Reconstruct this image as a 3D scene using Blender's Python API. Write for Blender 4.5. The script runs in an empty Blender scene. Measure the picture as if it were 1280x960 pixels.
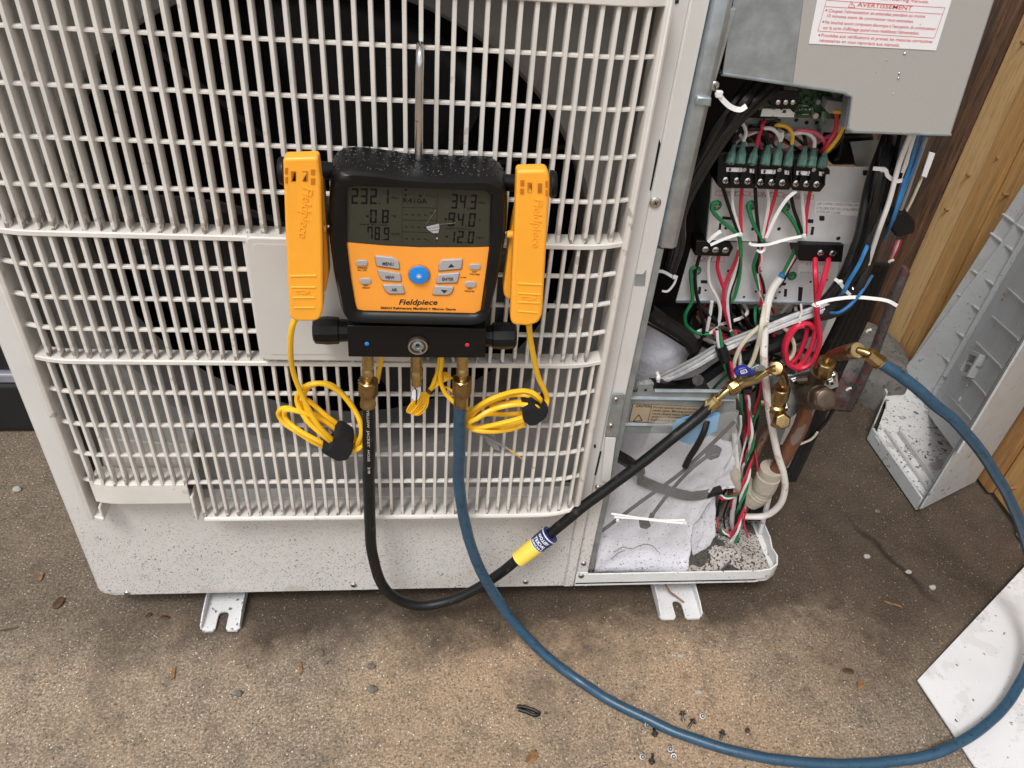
import bpy, bmesh, math, random
from mathutils import Vector, Matrix, noise
random.seed(7)
R = math.radians
sc = bpy.context.scene
col = sc.collection

# ------------------------------------------------------------------ camera
FPX, CXP, CYP = 1000.0, 640.0, 480.0
PITCH, ROLL, YAW = 0.676035678, 0.0954287654, -0.14091753
CO = Vector((0.455988, -0.729973, 1.032814))
_cy, _sy, _cp, _sp = math.cos(YAW), math.sin(YAW), math.cos(PITCH), math.sin(PITCH)
FW = Vector((-_sy*_cp, _cy*_cp, -_sp))
_r = Vector((_cy, _sy, 0.0)); _u = _r.cross(FW)
RT = math.cos(ROLL)*_r + math.sin(ROLL)*_u
UP = -math.sin(ROLL)*_r + math.cos(ROLL)*_u
cd = bpy.data.cameras.new('camera'); cam = bpy.data.objects.new('camera', cd); col.objects.link(cam)
cd.sensor_width = 36.0; cd.lens = 36.0*FPX/1280.0; cd.clip_start = 0.02; cd.clip_end = 500
cam.matrix_world = Matrix(((RT.x, UP.x, -FW.x, CO.x), (RT.y, UP.y, -FW.y, CO.y), (RT.z, UP.z, -FW.z, CO.z), (0, 0, 0, 1)))
sc.camera = cam
# ------------------------------------------------------------------ world, sun, exposure (overcast)
w = bpy.data.worlds.new("World"); sc.world = w; w.use_nodes = True
nt = w.node_tree; nt.nodes.clear()
sky = nt.nodes.new('ShaderNodeTexSky'); sky.sky_type = 'NISHITA'; sky.sun_disc = False
SUN_EL, SUN_ROT = R(60), R(208)
sky.sun_elevation = SUN_EL; sky.sun_rotation = SUN_ROT; sky.dust_density = 3.0
hs = nt.nodes.new('ShaderNodeHueSaturation'); hs.inputs['Saturation'].default_value = 0.18
bg = nt.nodes.new('ShaderNodeBackground'); bg.inputs['Strength'].default_value = 0.13
wo = nt.nodes.new('ShaderNodeOutputWorld')
nt.links.new(sky.outputs[0], hs.inputs['Color']); nt.links.new(hs.outputs[0], bg.inputs[0]); nt.links.new(bg.outputs[0], wo.inputs[0])
sd = bpy.data.lights.new('sun', 'SUN'); sd.energy = 1.5; sd.angle = R(16); sd.color = (1.0, 0.98, 0.955)
sun = bpy.data.objects.new('sun', sd); col.objects.link(sun)
_d = Vector((math.sin(SUN_ROT)*math.cos(SUN_EL), math.cos(SUN_ROT)*math.cos(SUN_EL), math.sin(SUN_EL)))
sun.rotation_euler = (-_d).to_track_quat('-Z', 'Y').to_euler()
sc.view_settings.view_transform = 'Standard'; sc.view_settings.look = 'None'
sc.view_settings.exposure = 0.40; sc.view_settings.gamma = 1.0

# ------------------------------------------------------------------ helpers
def A(px, py, Y=None, X=None, Z=None):
    """point of a real plane (depth Y, side X or height Z) seen at photo pixel px, py"""
    d = FW + RT*((px-CXP)/FPX) - UP*((py-CYP)/FPX)
    if Y is not None: t = (Y-CO.y)/d.y
    elif X is not None: t = (X-CO.x)/d.x
    else: t = (Z-CO.z)/d.z
    return CO + d*t
def AP(p): return A(p[0], p[1], Y=p[2])

class MB:
    def __init__(s): s.v = []; s.f = []
    def add(s, vs, fs):
        b = len(s.v); s.v += [Vector(v) for v in vs]; s.f += [tuple(i+b for i in f) for f in fs]; return s
    def box(s, x0, x1, y0, y1, z0, z1):
        return s.add([(x0,y0,z0),(x1,y0,z0),(x1,y1,z0),(x0,y1,z0),(x0,y0,z1),(x1,y0,z1),(x1,y1,z1),(x0,y1,z1)],
                     [(0,3,2,1),(4,5,6,7),(0,1,5,4),(1,2,6,5),(2,3,7,6),(3,0,4,7)])
    def extr(s, loop, off):
        """closed loop of points extruded by vector off"""
        n = len(loop); off = Vector(off); L = [Vector(p) for p in loop]
        return s.add(L+[p+off for p in L], [tuple(range(n))[::-1], tuple(range(n, 2*n))]+[(i, (i+1)%n, n+(i+1)%n, n+i) for i in range(n)])
    def ring(s, outer, inner, off):
        n = len(outer); off = Vector(off); O = [Vector(p) for p in outer]; I = [Vector(p) for p in inner]
        v = O+I+[p+off for p in O]+[p+off for p in I]; f = []
        for i in range(n):
            j = (i+1) % n
            f += [(i,j,n+j,n+i), (2*n+i,3*n+i,3*n+j,2*n+j), (i,2*n+i,2*n+j,j), (n+i,n+j,3*n+j,3*n+i)]
        return s.add(v, f)
    def tube(s, pts, r, n=8, sm=6, r2=None, closed=False):
        P = spline(pts, sm) if sm > 1 else [Vector(p) for p in pts]
        m = len(P); rings = []
        t0 = (P[1]-P[0]).normalized(); a = Vector((0,0,1)) if abs(t0.z) < .9 else Vector((1,0,0))
        nrm = (a - t0*a.dot(t0)).normalized()
        for i in range(m):
            t = (P[min(i+1, m-1)]-P[max(i-1, 0)])
            t = t.normalized() if t.length > 1e-9 else t0
            nrm = (nrm - t*nrm.dot(t)); nrm = nrm.normalized() if nrm.length > 1e-6 else Vector((1,0,0)); b = t.cross(nrm)
            rr = r if not callable(r) else r(i/(m-1))
            if r2: rr = r+(r2-r)*i/(m-1)
            rings.append([P[i]+(nrm*math.cos(k*2*math.pi/n)+b*math.sin(k*2*math.pi/n))*rr for k in range(n)])
        v = [p for q in rings for p in q]; f = []
        for i in range(m-1):
            for k in range(n): f.append((i*n+k, i*n+(k+1)%n, (i+1)*n+(k+1)%n, (i+1)*n+k))
        f.append(tuple(range(n))[::-1]); f.append(tuple(range((m-1)*n, m*n)))
        return s.add(v, f)
    def lathe(s, prof, o, ax, n=20, knurl=None):
        """prof: list of (distance along axis, radius)"""
        ax = Vector(ax).normalized(); o = Vector(o)
        a = Vector((0,0,1)) if abs(ax.z) < .9 else Vector((1,0,0))
        e1 = (a-ax*a.dot(ax)).normalized(); e2 = ax.cross(e1); v = []; f = []
        for i, (h, r) in enumerate(prof):
            for k in range(n):
                rr = r*(1+(knurl(i, k) if knurl else 0))
                v.append(o+ax*h+(e1*math.cos(2*math.pi*k/n)+e2*math.sin(2*math.pi*k/n))*rr)
        for i in range(len(prof)-1):
            for k in range(n): f.append((i*n+k, i*n+(k+1)%n, (i+1)*n+(k+1)%n, (i+1)*n+k))
        f.append(tuple(range(n))[::-1]); f.append(tuple(range((len(prof)-1)*n, len(prof)*n)))
        return s.add(v, f)
    def sweep(s, P, sect):
        """straight or bent bar along points P (all of one y-z section list sect of (dy,dz))"""
        n = len(sect); v = [Vector((p[0], p[1]+a, p[2]+b)) for p in P for a, b in sect]; f = []
        for i in range(len(P)-1):
            for k in range(n): f.append((i*n+k, i*n+(k+1)%n, (i+1)*n+(k+1)%n, (i+1)*n+k))
        f.append(tuple(range(n))[::-1]); f.append(tuple(range((len(P)-1)*n, len(P)*n)))
        return s.add(v, f)

def spline(pts, sm):
    P = [Vector(p) for p in pts]
    if len(P) < 3: return [P[0].lerp(P[1], i/2) for i in range(3)] if len(P) == 2 else P
    Q = [2*P[0]-P[1]]+P+[2*P[-1]-P[-2]]; out = []
    for i in range(1, len(Q)-2):
        a, b, c, d = Q[i-1:i+3]
        for k in range(sm):
            t = k/sm
            out.append(.5*((2*b)+(c-a)*t+(2*a-5*b+4*c-d)*t*t+(3*b-a-3*c+d)*t**3))
    out.append(P[-1]); return out

def setup(o, m, smooth, bevel, seg):
    me = o.data
    bm = bmesh.new(); bm.from_mesh(me); bmesh.ops.recalc_face_normals(bm, faces=bm.faces); bm.to_mesh(me); bm.free()
    if m: me.materials.append(m)
    if smooth:
        me.polygons.foreach_set('use_smooth', [True]*len(me.polygons)); me.set_sharp_from_angle(angle=R(smooth))
    if bevel:
        b = o.modifiers.new('bevel', 'BEVEL'); b.width = bevel; b.segments = seg; b.limit_method = 'ANGLE'; b.angle_limit = R(40); b.harden_normals = False
        me.polygons.foreach_set('use_smooth', [True]*len(me.polygons)); me.set_sharp_from_angle(angle=R(60 if seg < 3 else 40))
def part(name, mb, m, parent, smooth=35, bevel=0, seg=2, label=None, kind=None):
    me = bpy.data.meshes.new(name); me.from_pydata([tuple(v) for v in mb.v], [], mb.f); me.update()
    o = bpy.data.objects.new(name, me); col.objects.link(o)
    setup(o, m, smooth, bevel, seg)
    if parent:
        o.parent = parent
        if parent.type == 'EMPTY': o.matrix_parent_inverse = Matrix.Translation(-parent.location)
    if label: o['label'] = label
    if kind: o['kind'] = kind
    return o
def empty(name, loc, label, cat, group=None):
    o = bpy.data.objects.new(name, None); col.objects.link(o); o.location = loc; o.empty_display_size = .05
    o['label'] = label; o['category'] = cat
    if group: o['group'] = group
    return o
def thing(name, mb, m, label, cat, group=None, **k):
    xs = [v.x for v in mb.v]; ys = [v.y for v in mb.v]; zs = [v.z for v in mb.v]
    c = Vector(((min(xs)+max(xs))/2, (min(ys)+max(ys))/2, min(zs)))
    mb.v = [v-c for v in mb.v]
    o = part(name, mb, m, None, **k); o.location = c; o['label'] = label; o['category'] = cat
    if group: o['group'] = group
    return o
def slab(pts, Y, th, mb=None):
    """plate whose front outline lies in the plane y=Y; th = thickness (into the scene)"""
    mb = mb or MB(); return mb.extr([A(x, y, Y=Y) for x, y in pts], (0, th, 0))
def rnd(pts, r, n=4):
    """round the corners of a 2-D polygon by r"""
    out = []; N = len(pts)
    for i in range(N):
        p, a, b = Vector(pts[i]).to_2d(), Vector(pts[i-1]).to_2d(), Vector(pts[(i+1) % N]).to_2d()
        ra = min(r, (a-p).length*.45); rb = min(r, (b-p).length*.45)
        s, e = p+(a-p).normalized()*ra, p+(b-p).normalized()*rb
        for k in range(n+1):
            t = k/n; out.append(tuple(s*(1-t)**2+p*2*t*(1-t)+e*t*t))
    return out
def polar(poly, c, n):
    """n points of a 2-D polygon at equal angles about c"""
    out = []; N = len(poly)
    for k in range(n):
        a = 2*math.pi*k/n; dx, dy = math.cos(a), math.sin(a); best = None
        for i in range(N):
            x1, y1 = poly[i][0]-c[0], poly[i][1]-c[1]; x2, y2 = poly[(i+1) % N][0]-c[0], poly[(i+1) % N][1]-c[1]
            den = dx*(y2-y1)-dy*(x2-x1)
            if abs(den) < 1e-12: continue
            t = (x1*(y2-y1)-y1*(x2-x1))/den; u = (x1*dy-y1*dx)/den
            if t > 0 and -1e-6 <= u <= 1+1e-6: best = t if best is None else max(best, t)
        out.append((c[0]+dx*best, c[1]+dy*best))
    return out
_tc = {}
def glyphs(s, bold=0.0, shear=0.0):
    k = (s, bold, shear)
    if k not in _tc:
        cu = bpy.data.curves.new('t', 'FONT'); cu.body = s; cu.size = 1.0; cu.resolution_u = 2; cu.offset = bold; cu.shear = shear
        o = bpy.data.objects.new('t', cu); me = bpy.data.meshes.new_from_object(o)
        _tc[k] = ([v.co.copy() for v in me.vertices], [tuple(p.vertices) for p in me.polygons])
        bpy.data.objects.remove(o); bpy.data.meshes.remove(me); bpy.data.curves.remove(cu)
    return _tc[k]
def text3(mb, s, P0, P1, hgt, up, bold=0.0, shear=0.0, fit=True, raise_=None):
    """flat lettering from P0 to P1, capital height hgt (m)"""
    v, f = glyphs(s, bold, shear)
    if not v: return
    x0 = min(p.x for p in v); x1 = max(p.x for p in v); u = (P1-P0); W = u.length; u = u/W
    up = Vector(up); up = (up-u*up.dot(u)).normalized(); sx = W/(x1-x0); sy = hgt/.70
    off = Vector(raise_) if raise_ else Vector((0,0,0))
    mb.add([P0+u*(p.x-x0)*sx+up*p.y*sy+off for p in v], f)
def text(mb, s, p0, p1, hpx, Y, **k):
    P0, P1 = A(*p0, Y=Y), A(*p1, Y=Y); h = (A(p0[0], p0[1]-hpx, Y=Y)-P0).length
    text3(mb, s, P0, P1, h, (0,0,1), **k)
SEG = {'0':'abcdef','1':'bc','2':'abged','3':'abgcd','4':'fgbc','5':'afgcd','6':'afgedc','7':'fabc','8':'abcdefg','9':'abcdfg','-':'g'}
def seg7(mb, s, p0, p1, hpx, Y):
    P0, P1 = A(*p0, Y=Y), A(*p1, Y=Y); H = (A(p0[0], p0[1]-hpx, Y=Y)-P0).length
    adv = sum(.28 if c == '.' else (.45 if c == '-' else 1) for c in s); u = (P1-P0)/adv; z = Vector((0,0,H)); x = 0
    def q(a, b, c, d): mb.add([P0+u*(x+c0[0]+.10*c0[1])+z*c0[1] for c0 in (a, b, c, d)], [(0,1,2,3)])
    t, th = .19, .115
    for c in s:
        if c == '.': q((-.02,0),(.10,0),(.10,.09),(-.02,.09)); x += .28; continue
        w_ = .72 if c != '-' else .36
        for g in SEG[c]:
            if g == 'a': q((.04,1-th),(w_-.04,1-th),(w_,1),(0,1))
            if g == 'd': q((0,0),(w_,0),(w_-.04,th),(.04,th))
            if g == 'g': q((.04,.5-th/2),(w_-.04,.5-th/2),(w_-.04,.5+th/2),(.04,.5+th/2))
            if g == 'f': q((0,.53),(t,.56),(t,.9),(0,.97))
            if g == 'e': q((0,.03),(t,.1),(t,.44),(0,.47))
            if g == 'b': q((w_-t,.56),(w_,.53),(w_,.97),(w_-t,.9))
            if g == 'c': q((w_-t,.1),(w_,.03),(w_,.47),(w_-t,.44))
        x += 1 if c != '-' else .45
    return mb

# ------------------------------------------------------------------ materials
def mat(name, c, rough=.5, metal=0.0, var=.12, scale=30.0, bump=0.0, bscale=200.0, spec=None, c2=None, specks=None, alpha=1.0, trans=0.0, stretch=None, coat=0.0, rvar=0.0, pos=False):
    m = bpy.data.materials.new(name); m.use_nodes = True; t = m.node_tree; n = t.nodes; L = t.links
    b = n['Principled BSDF']; tc = n.new('ShaderNodeTexCoord'); mp = n.new('ShaderNodeMapping'); L.new(n.new('ShaderNodeNewGeometry').outputs['Position'] if pos else tc.outputs['Object'], mp.inputs[0])
    if stretch: mp.inputs['Scale'].default_value = stretch
    nz = n.new('ShaderNodeTexNoise'); nz.inputs['Scale'].default_value = scale; nz.inputs['Detail'].default_value = 6; nz.inputs['Roughness'].default_value = .6
    L.new(mp.outputs[0], nz.inputs['Vector'])
    cr = n.new('ShaderNodeValToRGB'); e = cr.color_ramp.elements; e[0].position = .32; e[1].position = .68
    lo = c2 if c2 else tuple(x*(1-var) for x in c); hi = c if c2 else tuple(min(1, x*(1+var)) for x in c)
    e[0].color = (*lo, 1); e[1].color = (*hi, 1); L.new(nz.outputs[0], cr.inputs[0]); out = cr.outputs[0]
    for sp in (specks or []):           # (scale, threshold, colour, strength, patch scale)
        vo = n.new('ShaderNodeTexNoise'); vo.inputs['Scale'].default_value = sp[0]; vo.inputs['Detail'].default_value = 2; L.new(mp.outputs[0], vo.inputs['Vector'])
        r = n.new('ShaderNodeMapRange'); r.inputs[1].default_value = sp[1]; r.inputs[2].default_value = sp[1]+.03; L.new(vo.outputs[0], r.inputs[0])
        mu = n.new('ShaderNodeMath'); mu.operation = 'MULTIPLY'; mu.inputs[1].default_value = sp[3]; L.new(r.outputs[0], mu.inputs[0]); fac = mu.outputs[0]
        if len(sp) > 4:
            if isinstance(sp[4], tuple):   # height range along z over which the dirt thins out
                sx = n.new('ShaderNodeSeparateXYZ'); L.new(tc.outputs['Object'], sx.inputs[0])
                pr = n.new('ShaderNodeMapRange'); pr.inputs[1].default_value = sp[4][0]; pr.inputs[2].default_value = sp[4][1]; pr.inputs[3].default_value = 1; pr.inputs[4].default_value = 0; L.new(sx.outputs[2], pr.inputs[0])
            else:
                pn = n.new('ShaderNodeTexNoise'); pn.inputs['Scale'].default_value = sp[4]; L.new(mp.outputs[0], pn.inputs['Vector'])
                pr = n.new('ShaderNodeMapRange'); pr.inputs[1].default_value = .47; pr.inputs[2].default_value = .6; L.new(pn.outputs[0], pr.inputs[0])
            m2 = n.new('ShaderNodeMath'); m2.operation = 'MULTIPLY'; L.new(fac, m2.inputs[0]); L.new(pr.outputs[0], m2.inputs[1]); fac = m2.outputs[0]
        mx = n.new('ShaderNodeMix'); mx.data_type = 'RGBA'; L.new(fac, mx.inputs[0]); L.new(out, mx.inputs[6]); mx.inputs[7].default_value = (*sp[2], 1); out = mx.outputs[2]
    L.new(out, b.inputs['Base Color'])
    b.inputs['Roughness'].default_value = rough; b.inputs['Metallic'].default_value = metal
    if rvar:
        rr = n.new('ShaderNodeMapRange'); rr.inputs[3].default_value = max(.02, rough-rvar); rr.inputs[4].default_value = min(1, rough+rvar); L.new(nz.outputs[0], rr.inputs[0]); L.new(rr.outputs[0], b.inputs['Roughness'])
    if spec is not None: b.inputs['Specular IOR Level'].default_value = spec
    if coat: b.inputs['Coat Weight'].default_value = coat; b.inputs['Coat Roughness'].default_value = .15
    if alpha < 1: b.inputs['Alpha'].default_value = alpha
    if trans: b.inputs['Transmission Weight'].default_value = trans
    if bump:
        bn = n.new('ShaderNodeTexNoise'); bn.inputs['Scale'].default_value = bscale; bn.inputs['Detail'].default_value = 4; L.new(mp.outputs[0], bn.inputs['Vector'])
        bp = n.new('ShaderNodeBump'); bp.inputs['Strength'].default_value = bump; bp.inputs['Distance'].default_value = .004; L.new(bn.outputs[0], bp.inputs['Height']); L.new(bp.outputs[0], b.inputs['Normal'])
    return m
BLK = (.02, .018, .016)
M = {}
M['cream'] = mat('cream_paint', (.595,.58,.555), .42, var=.05, scale=9, bump=.03, bscale=900, specks=[(620,.625,(.05,.04,.035),.85,(.13,.26)), (300,.67,(.04,.03,.03),.9,(.15,.30)), (150,.72,(.03,.025,.02),.9,(.1,.27)), (12,.62,(.42,.37,.31),.5,(.05,.12)), (900,.74,BLK,.7)])
M['slat'] = mat('slat_plastic', (.65,.615,.57), .42, var=.10, scale=16, pos=True, specks=[(60,.66,(.24,.20,.17),.5,14), (120,.50,(.17,.125,.095),.85,(.003,.022)), (420,.70,(.08,.06,.05),.7,9)])
M['grille'] = mat('grille_plastic', (.65,.615,.57), .45, var=.08, scale=22, specks=[(60,.66,(.22,.18,.15),.55,14)], bump=.03, bscale=700)
M['plate'] = mat('badge_plastic', (.54,.52,.49), .4, var=.03, scale=12, specks=[(600,.76,BLK,.6)])
M['shroud'] = mat('shroud_paint', (.30,.29,.28), .5, var=.18, scale=10, specks=[(400,.70,(.06,.05,.05),.6,9)])
M['black'] = mat('black_plastic', (.0035,.0035,.004), .42, spec=.3, var=.2, scale=60)
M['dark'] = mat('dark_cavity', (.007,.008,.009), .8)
M['fan'] = mat('fan_plastic', (.012,.014,.017), .38)
M['galv'] = mat('galvanised_steel', (.44,.495,.53), .42, .85, var=.16, scale=55, stretch=(1,1,1), rvar=.12, bump=.02, bscale=300)
M['galvd'] = mat('galvanised_steel_dull', (.30,.33,.335), .48, .6, var=.2, scale=40, rvar=.12)
M['film'] = mat('protective_film', (.455,.45,.43), .33, .25, var=.03, scale=500, bump=.03, bscale=2500)
M['zinc'] = mat('zinc_screw', (.55,.54,.52), .3, 1.0, var=.2, scale=200)
M['plated'] = mat('plated_sheet', (.70,.71,.725), .40, .25, var=.07, scale=30, rvar=.1, specks=[(90,.68,(.62,.63,.66),.5)])
M['white'] = mat('white_paper', (.80,.79,.80), .5, var=.02)
M['tie'] = mat('nylon_tie', (.74,.73,.71), .35, var=.05)
M['red_ink'] = mat('red_ink', (.62,.045,.07), .5)
M['ink'] = mat('black_ink', (.012,.012,.012), .5)
M['greyink'] = mat('grey_ink', (.16,.16,.17), .5)
M['pcb'] = mat('green_board', (.018,.06,.02), .4, var=.4, scale=120, specks=[(260,.66,(.13,.16,.10),.6)])
M['orange'] = mat('orange_plastic', (.94,.40,.032), .38, var=.03, scale=25, bump=.015, bscale=900)
M['orange_dk'] = mat('orange_recess', (.52,.165,.012), .6)
M['face'] = mat('orange_face', (.92,.35,.045), .36, var=.045, scale=9, rvar=.08, specks=[(500,.74,(.5,.16,.02),.4)])
M['rubber'] = mat('rubber_housing', (.0035,.0035,.004), .38, spec=.33, var=.25, scale=40, bump=.05, bscale=1200)
M['lcd'] = mat('lcd_glass', (.040,.039,.028), .2, var=.06, scale=8, spec=.35)
M['lcdink'] = mat('lcd_segment', (.004,.004,.004), .5, spec=.2)
M['button'] = mat('grey_button', (.38,.37,.38), .42, var=.04)
M['bluebtn'] = mat('blue_button', (.012,.23,.68), .35, var=.03)
M['brass'] = mat('brass', (.36,.25,.115), .30, 1.0, var=.25, scale=90, rvar=.1)
M['brassw'] = mat('bright_brass', (.50,.37,.17), .24, 1.0, var=.18, scale=80, rvar=.1)
M['oldbrass'] = mat('tarnished_brass', (.085,.06,.04), .38, .5, var=.4, scale=60, rvar=.15)
M['water'] = mat('water_bead', (.02,.02,.022), .10, var=.01, spec=.4)
M['screw'] = mat('dull_screw', (.15,.145,.14), .42, 1.0, var=.3, scale=300)
M['harness'] = mat('harness_sheath', (.011,.011,.012), .33, spec=.5, var=.3, scale=40)
M['steel'] = mat('chrome_steel', (.6,.6,.61), .14, 1.0, var=.1)
M['copper'] = mat('weathered_copper', (.27,.115,.06), .5, .5, var=.35, scale=45, c2=(.13,.06,.04), stretch=(1,1,.4), specks=[(38,.55,(.26,.24,.22),.7), (160,.64,(.05,.035,.03),.7)])
M['yellow'] = mat('yellow_cord', (.95,.54,.02), .42, var=.05)
M['strap'] = mat('black_hook_strap', (.006,.006,.007), .95, bump=.25, bscale=1500)
M['hoseb'] = mat('black_hose_rubber', (.005,.005,.0055), .45, spec=.35, var=.3, scale=50, bump=.08, bscale=500, specks=[(60,.66,(.035,.034,.033),.7), (500,.70,(.08,.08,.08),.5)])
M['hosel'] = mat('blue_hose_rubber', (.022,.067,.115), .34, var=.16, scale=60, bump=.06, bscale=400, specks=[(150,.62,(.01,.03,.055),.7)])
M['concrete'] = None
M['felt'] = mat('white_felt', (.60,.595,.635), .95, var=.06, scale=35, bump=.25, bscale=220, specks=[(380,.64,(.07,.06,.06),.8,(.07,.17)), (230,.66,(.08,.06,.06),.85,(.1,.3)), (70,.66,(.30,.27,.27),.6,8)])
M['dirt'] = mat('grey_dirt', (.40,.37,.34), .95, var=.2, scale=120, bump=.6, bscale=350, specks=[(300,.56,(.03,.024,.02),.9), (130,.60,(.028,.022,.018),.9), (22,.56,(.035,.028,.022),.9)])
M['foam'] = mat('beige_foam', (.38,.335,.275), .85, var=.18, scale=40, bump=.35, bscale=300, specks=[(160,.7,(.2,.15,.1),.6)])
M['cored'] = mat('wire_red', (.55,.02,.055), .35)
M['cogreen'] = mat('wire_green', (.015,.17,.065), .35)
M['cowhite'] = mat('wire_white', (.66,.64,.62), .4)
M['coblack'] = mat('wire_black', (.006,.006,.0065), .42, spec=.35)
M['coyellow'] = mat('wire_yellow', (.72,.42,.03), .4)
M['cogrey'] = mat('wire_grey', (.25,.25,.25), .4)
M['coblue'] = mat('wire_blue', (.03,.17,.40), .4)
M['copink'] = mat('wire_pink', (.62,.10,.17), .4)
M['cream_wire'] = mat('wire_cream', (.60,.55,.43), .42)
M['jacket'] = mat('white_jacket', (.66,.63,.59), .5, var=.05, scale=40, specks=[(45,.60,(.50,.26,.25),.6), (160,.70,(.1,.07,.06),.7)])
M['teal'] = mat('teal_sleeve', (.115,.225,.185), .18, var=.3, scale=150, alpha=.8)
M['clear'] = mat('silver_tube', (.62,.62,.63), .25, .35, var=.3, scale=60)
M['bag'] = mat('clear_plastic_bag', (.60,.60,.60), .18, alpha=.21, var=.05, bump=.12, bscale=25)
M['bluefilm'] = mat('pale_blue_film', (.16,.42,.68), .4, alpha=.9, var=.1)
M['cover'] = mat('grey_cover_plastic', (.44,.45,.45), .5, var=.05, scale=20, specks=[(80,.66,(.07,.06,.05),.85,(.02,.25)), (220,.68,(.06,.05,.045),.85), (14,.55,(.42,.41,.39),.6), (120,.70,(.10,.09,.08),.6,6)])
M['coverw'] = mat('cover_floor_dusty', (.58,.57,.55), .6, var=.06, scale=20, specks=[(24,.60,(.30,.28,.26),.7), (150,.63,(.05,.045,.04),.85), (60,.66,(.06,.05,.045),.85)])
M['panel'] = mat('white_sheet_panel', (.66,.66,.665), .4, var=.04, scale=10, specks=[(24,.57,(.56,.55,.55),.55), (330,.62,(.10,.08,.07),.75,7), (110,.70,(.10,.08,.07),.8), (90,.60,(.42,.40,.39),.5,11)])
M['leaf'] = mat('dead_leaf', (.075,.035,.018), .6, var=.4, scale=150)
M['leafl'] = mat('tan_leaf', (.22,.11,.045), .6, var=.4, scale=150)
M['stone'] = mat('grey_pebble', (.15,.13,.11), .8, var=.3, scale=200, bump=.3, bscale=300)
M['stonel'] = mat('pale_pebble', (.36,.33,.29), .8, var=.2, scale=200)
M['lid'] = mat('blue_handle', (.02,.022,.20), .35)
M['labely'] = mat('yellow_label', (.85,.66,.10), .3, var=.03)
M['labelb'] = mat('navy_label', (.015,.03,.13), .3)
M['amber'] = mat('caution_label_paper', (.33,.25,.17), .6, var=.1, scale=30)
M['foot'] = mat('white_steel_foot', (.66,.66,.66), .45, var=.05, scale=30, specks=[(120,.64,(.06,.05,.04),.85,9), (300,.66,(.1,.08,.07),.7)])
M['dust'] = mat('dust', (.2,.18,.15), .9)
M['case'] = mat('black_case_plastic', (.010,.011,.013), .45)
M['caseband'] = mat('grey_case_band', (.22,.22,.25), .35)
def wood(name, c, c2, sc_=6):
    m = mat(name, c, .6, var=.1, scale=sc_, c2=c2, stretch=(20,20,1.1), bump=.25, bscale=40, specks=[(1.6,.60,tuple(x*.72 for x in c2),.55), (22,.62,tuple(x*.55 for x in c2),.6), (3.2,.70,tuple(x*.3 for x in c2),.75), (.6,.55,tuple(x*.8 for x in c2),.5)])
    return m
M['wood1'] = wood('pale_pine', (.66,.44,.205), (.52,.315,.125))
M['wood2'] = wood('amber_pine', (.53,.305,.11), (.40,.21,.068))
M['wood3'] = wood('brown_pine', (.44,.235,.085), (.30,.145,.048))
M['woodd'] = wood('weathered_brown_wood', (.16,.085,.05), (.03,.018,.012), 9)
M['pink'] = mat('flaking_pink_paint', (.075,.060,.053), .85, var=.25, scale=25, bump=.3, bscale=120, specks=[(45,.50,(.095,.030,.028),.8), (90,.58,(.035,.028,.024),.8)])
M['footing'] = mat('dusty_concrete_footing', (.115,.105,.095), .95, var=.3, scale=28, bump=.6, bscale=120, specks=[(120,.60,(.04,.033,.028),.7), (16,.60,(.24,.07,.08),.5)])

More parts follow.
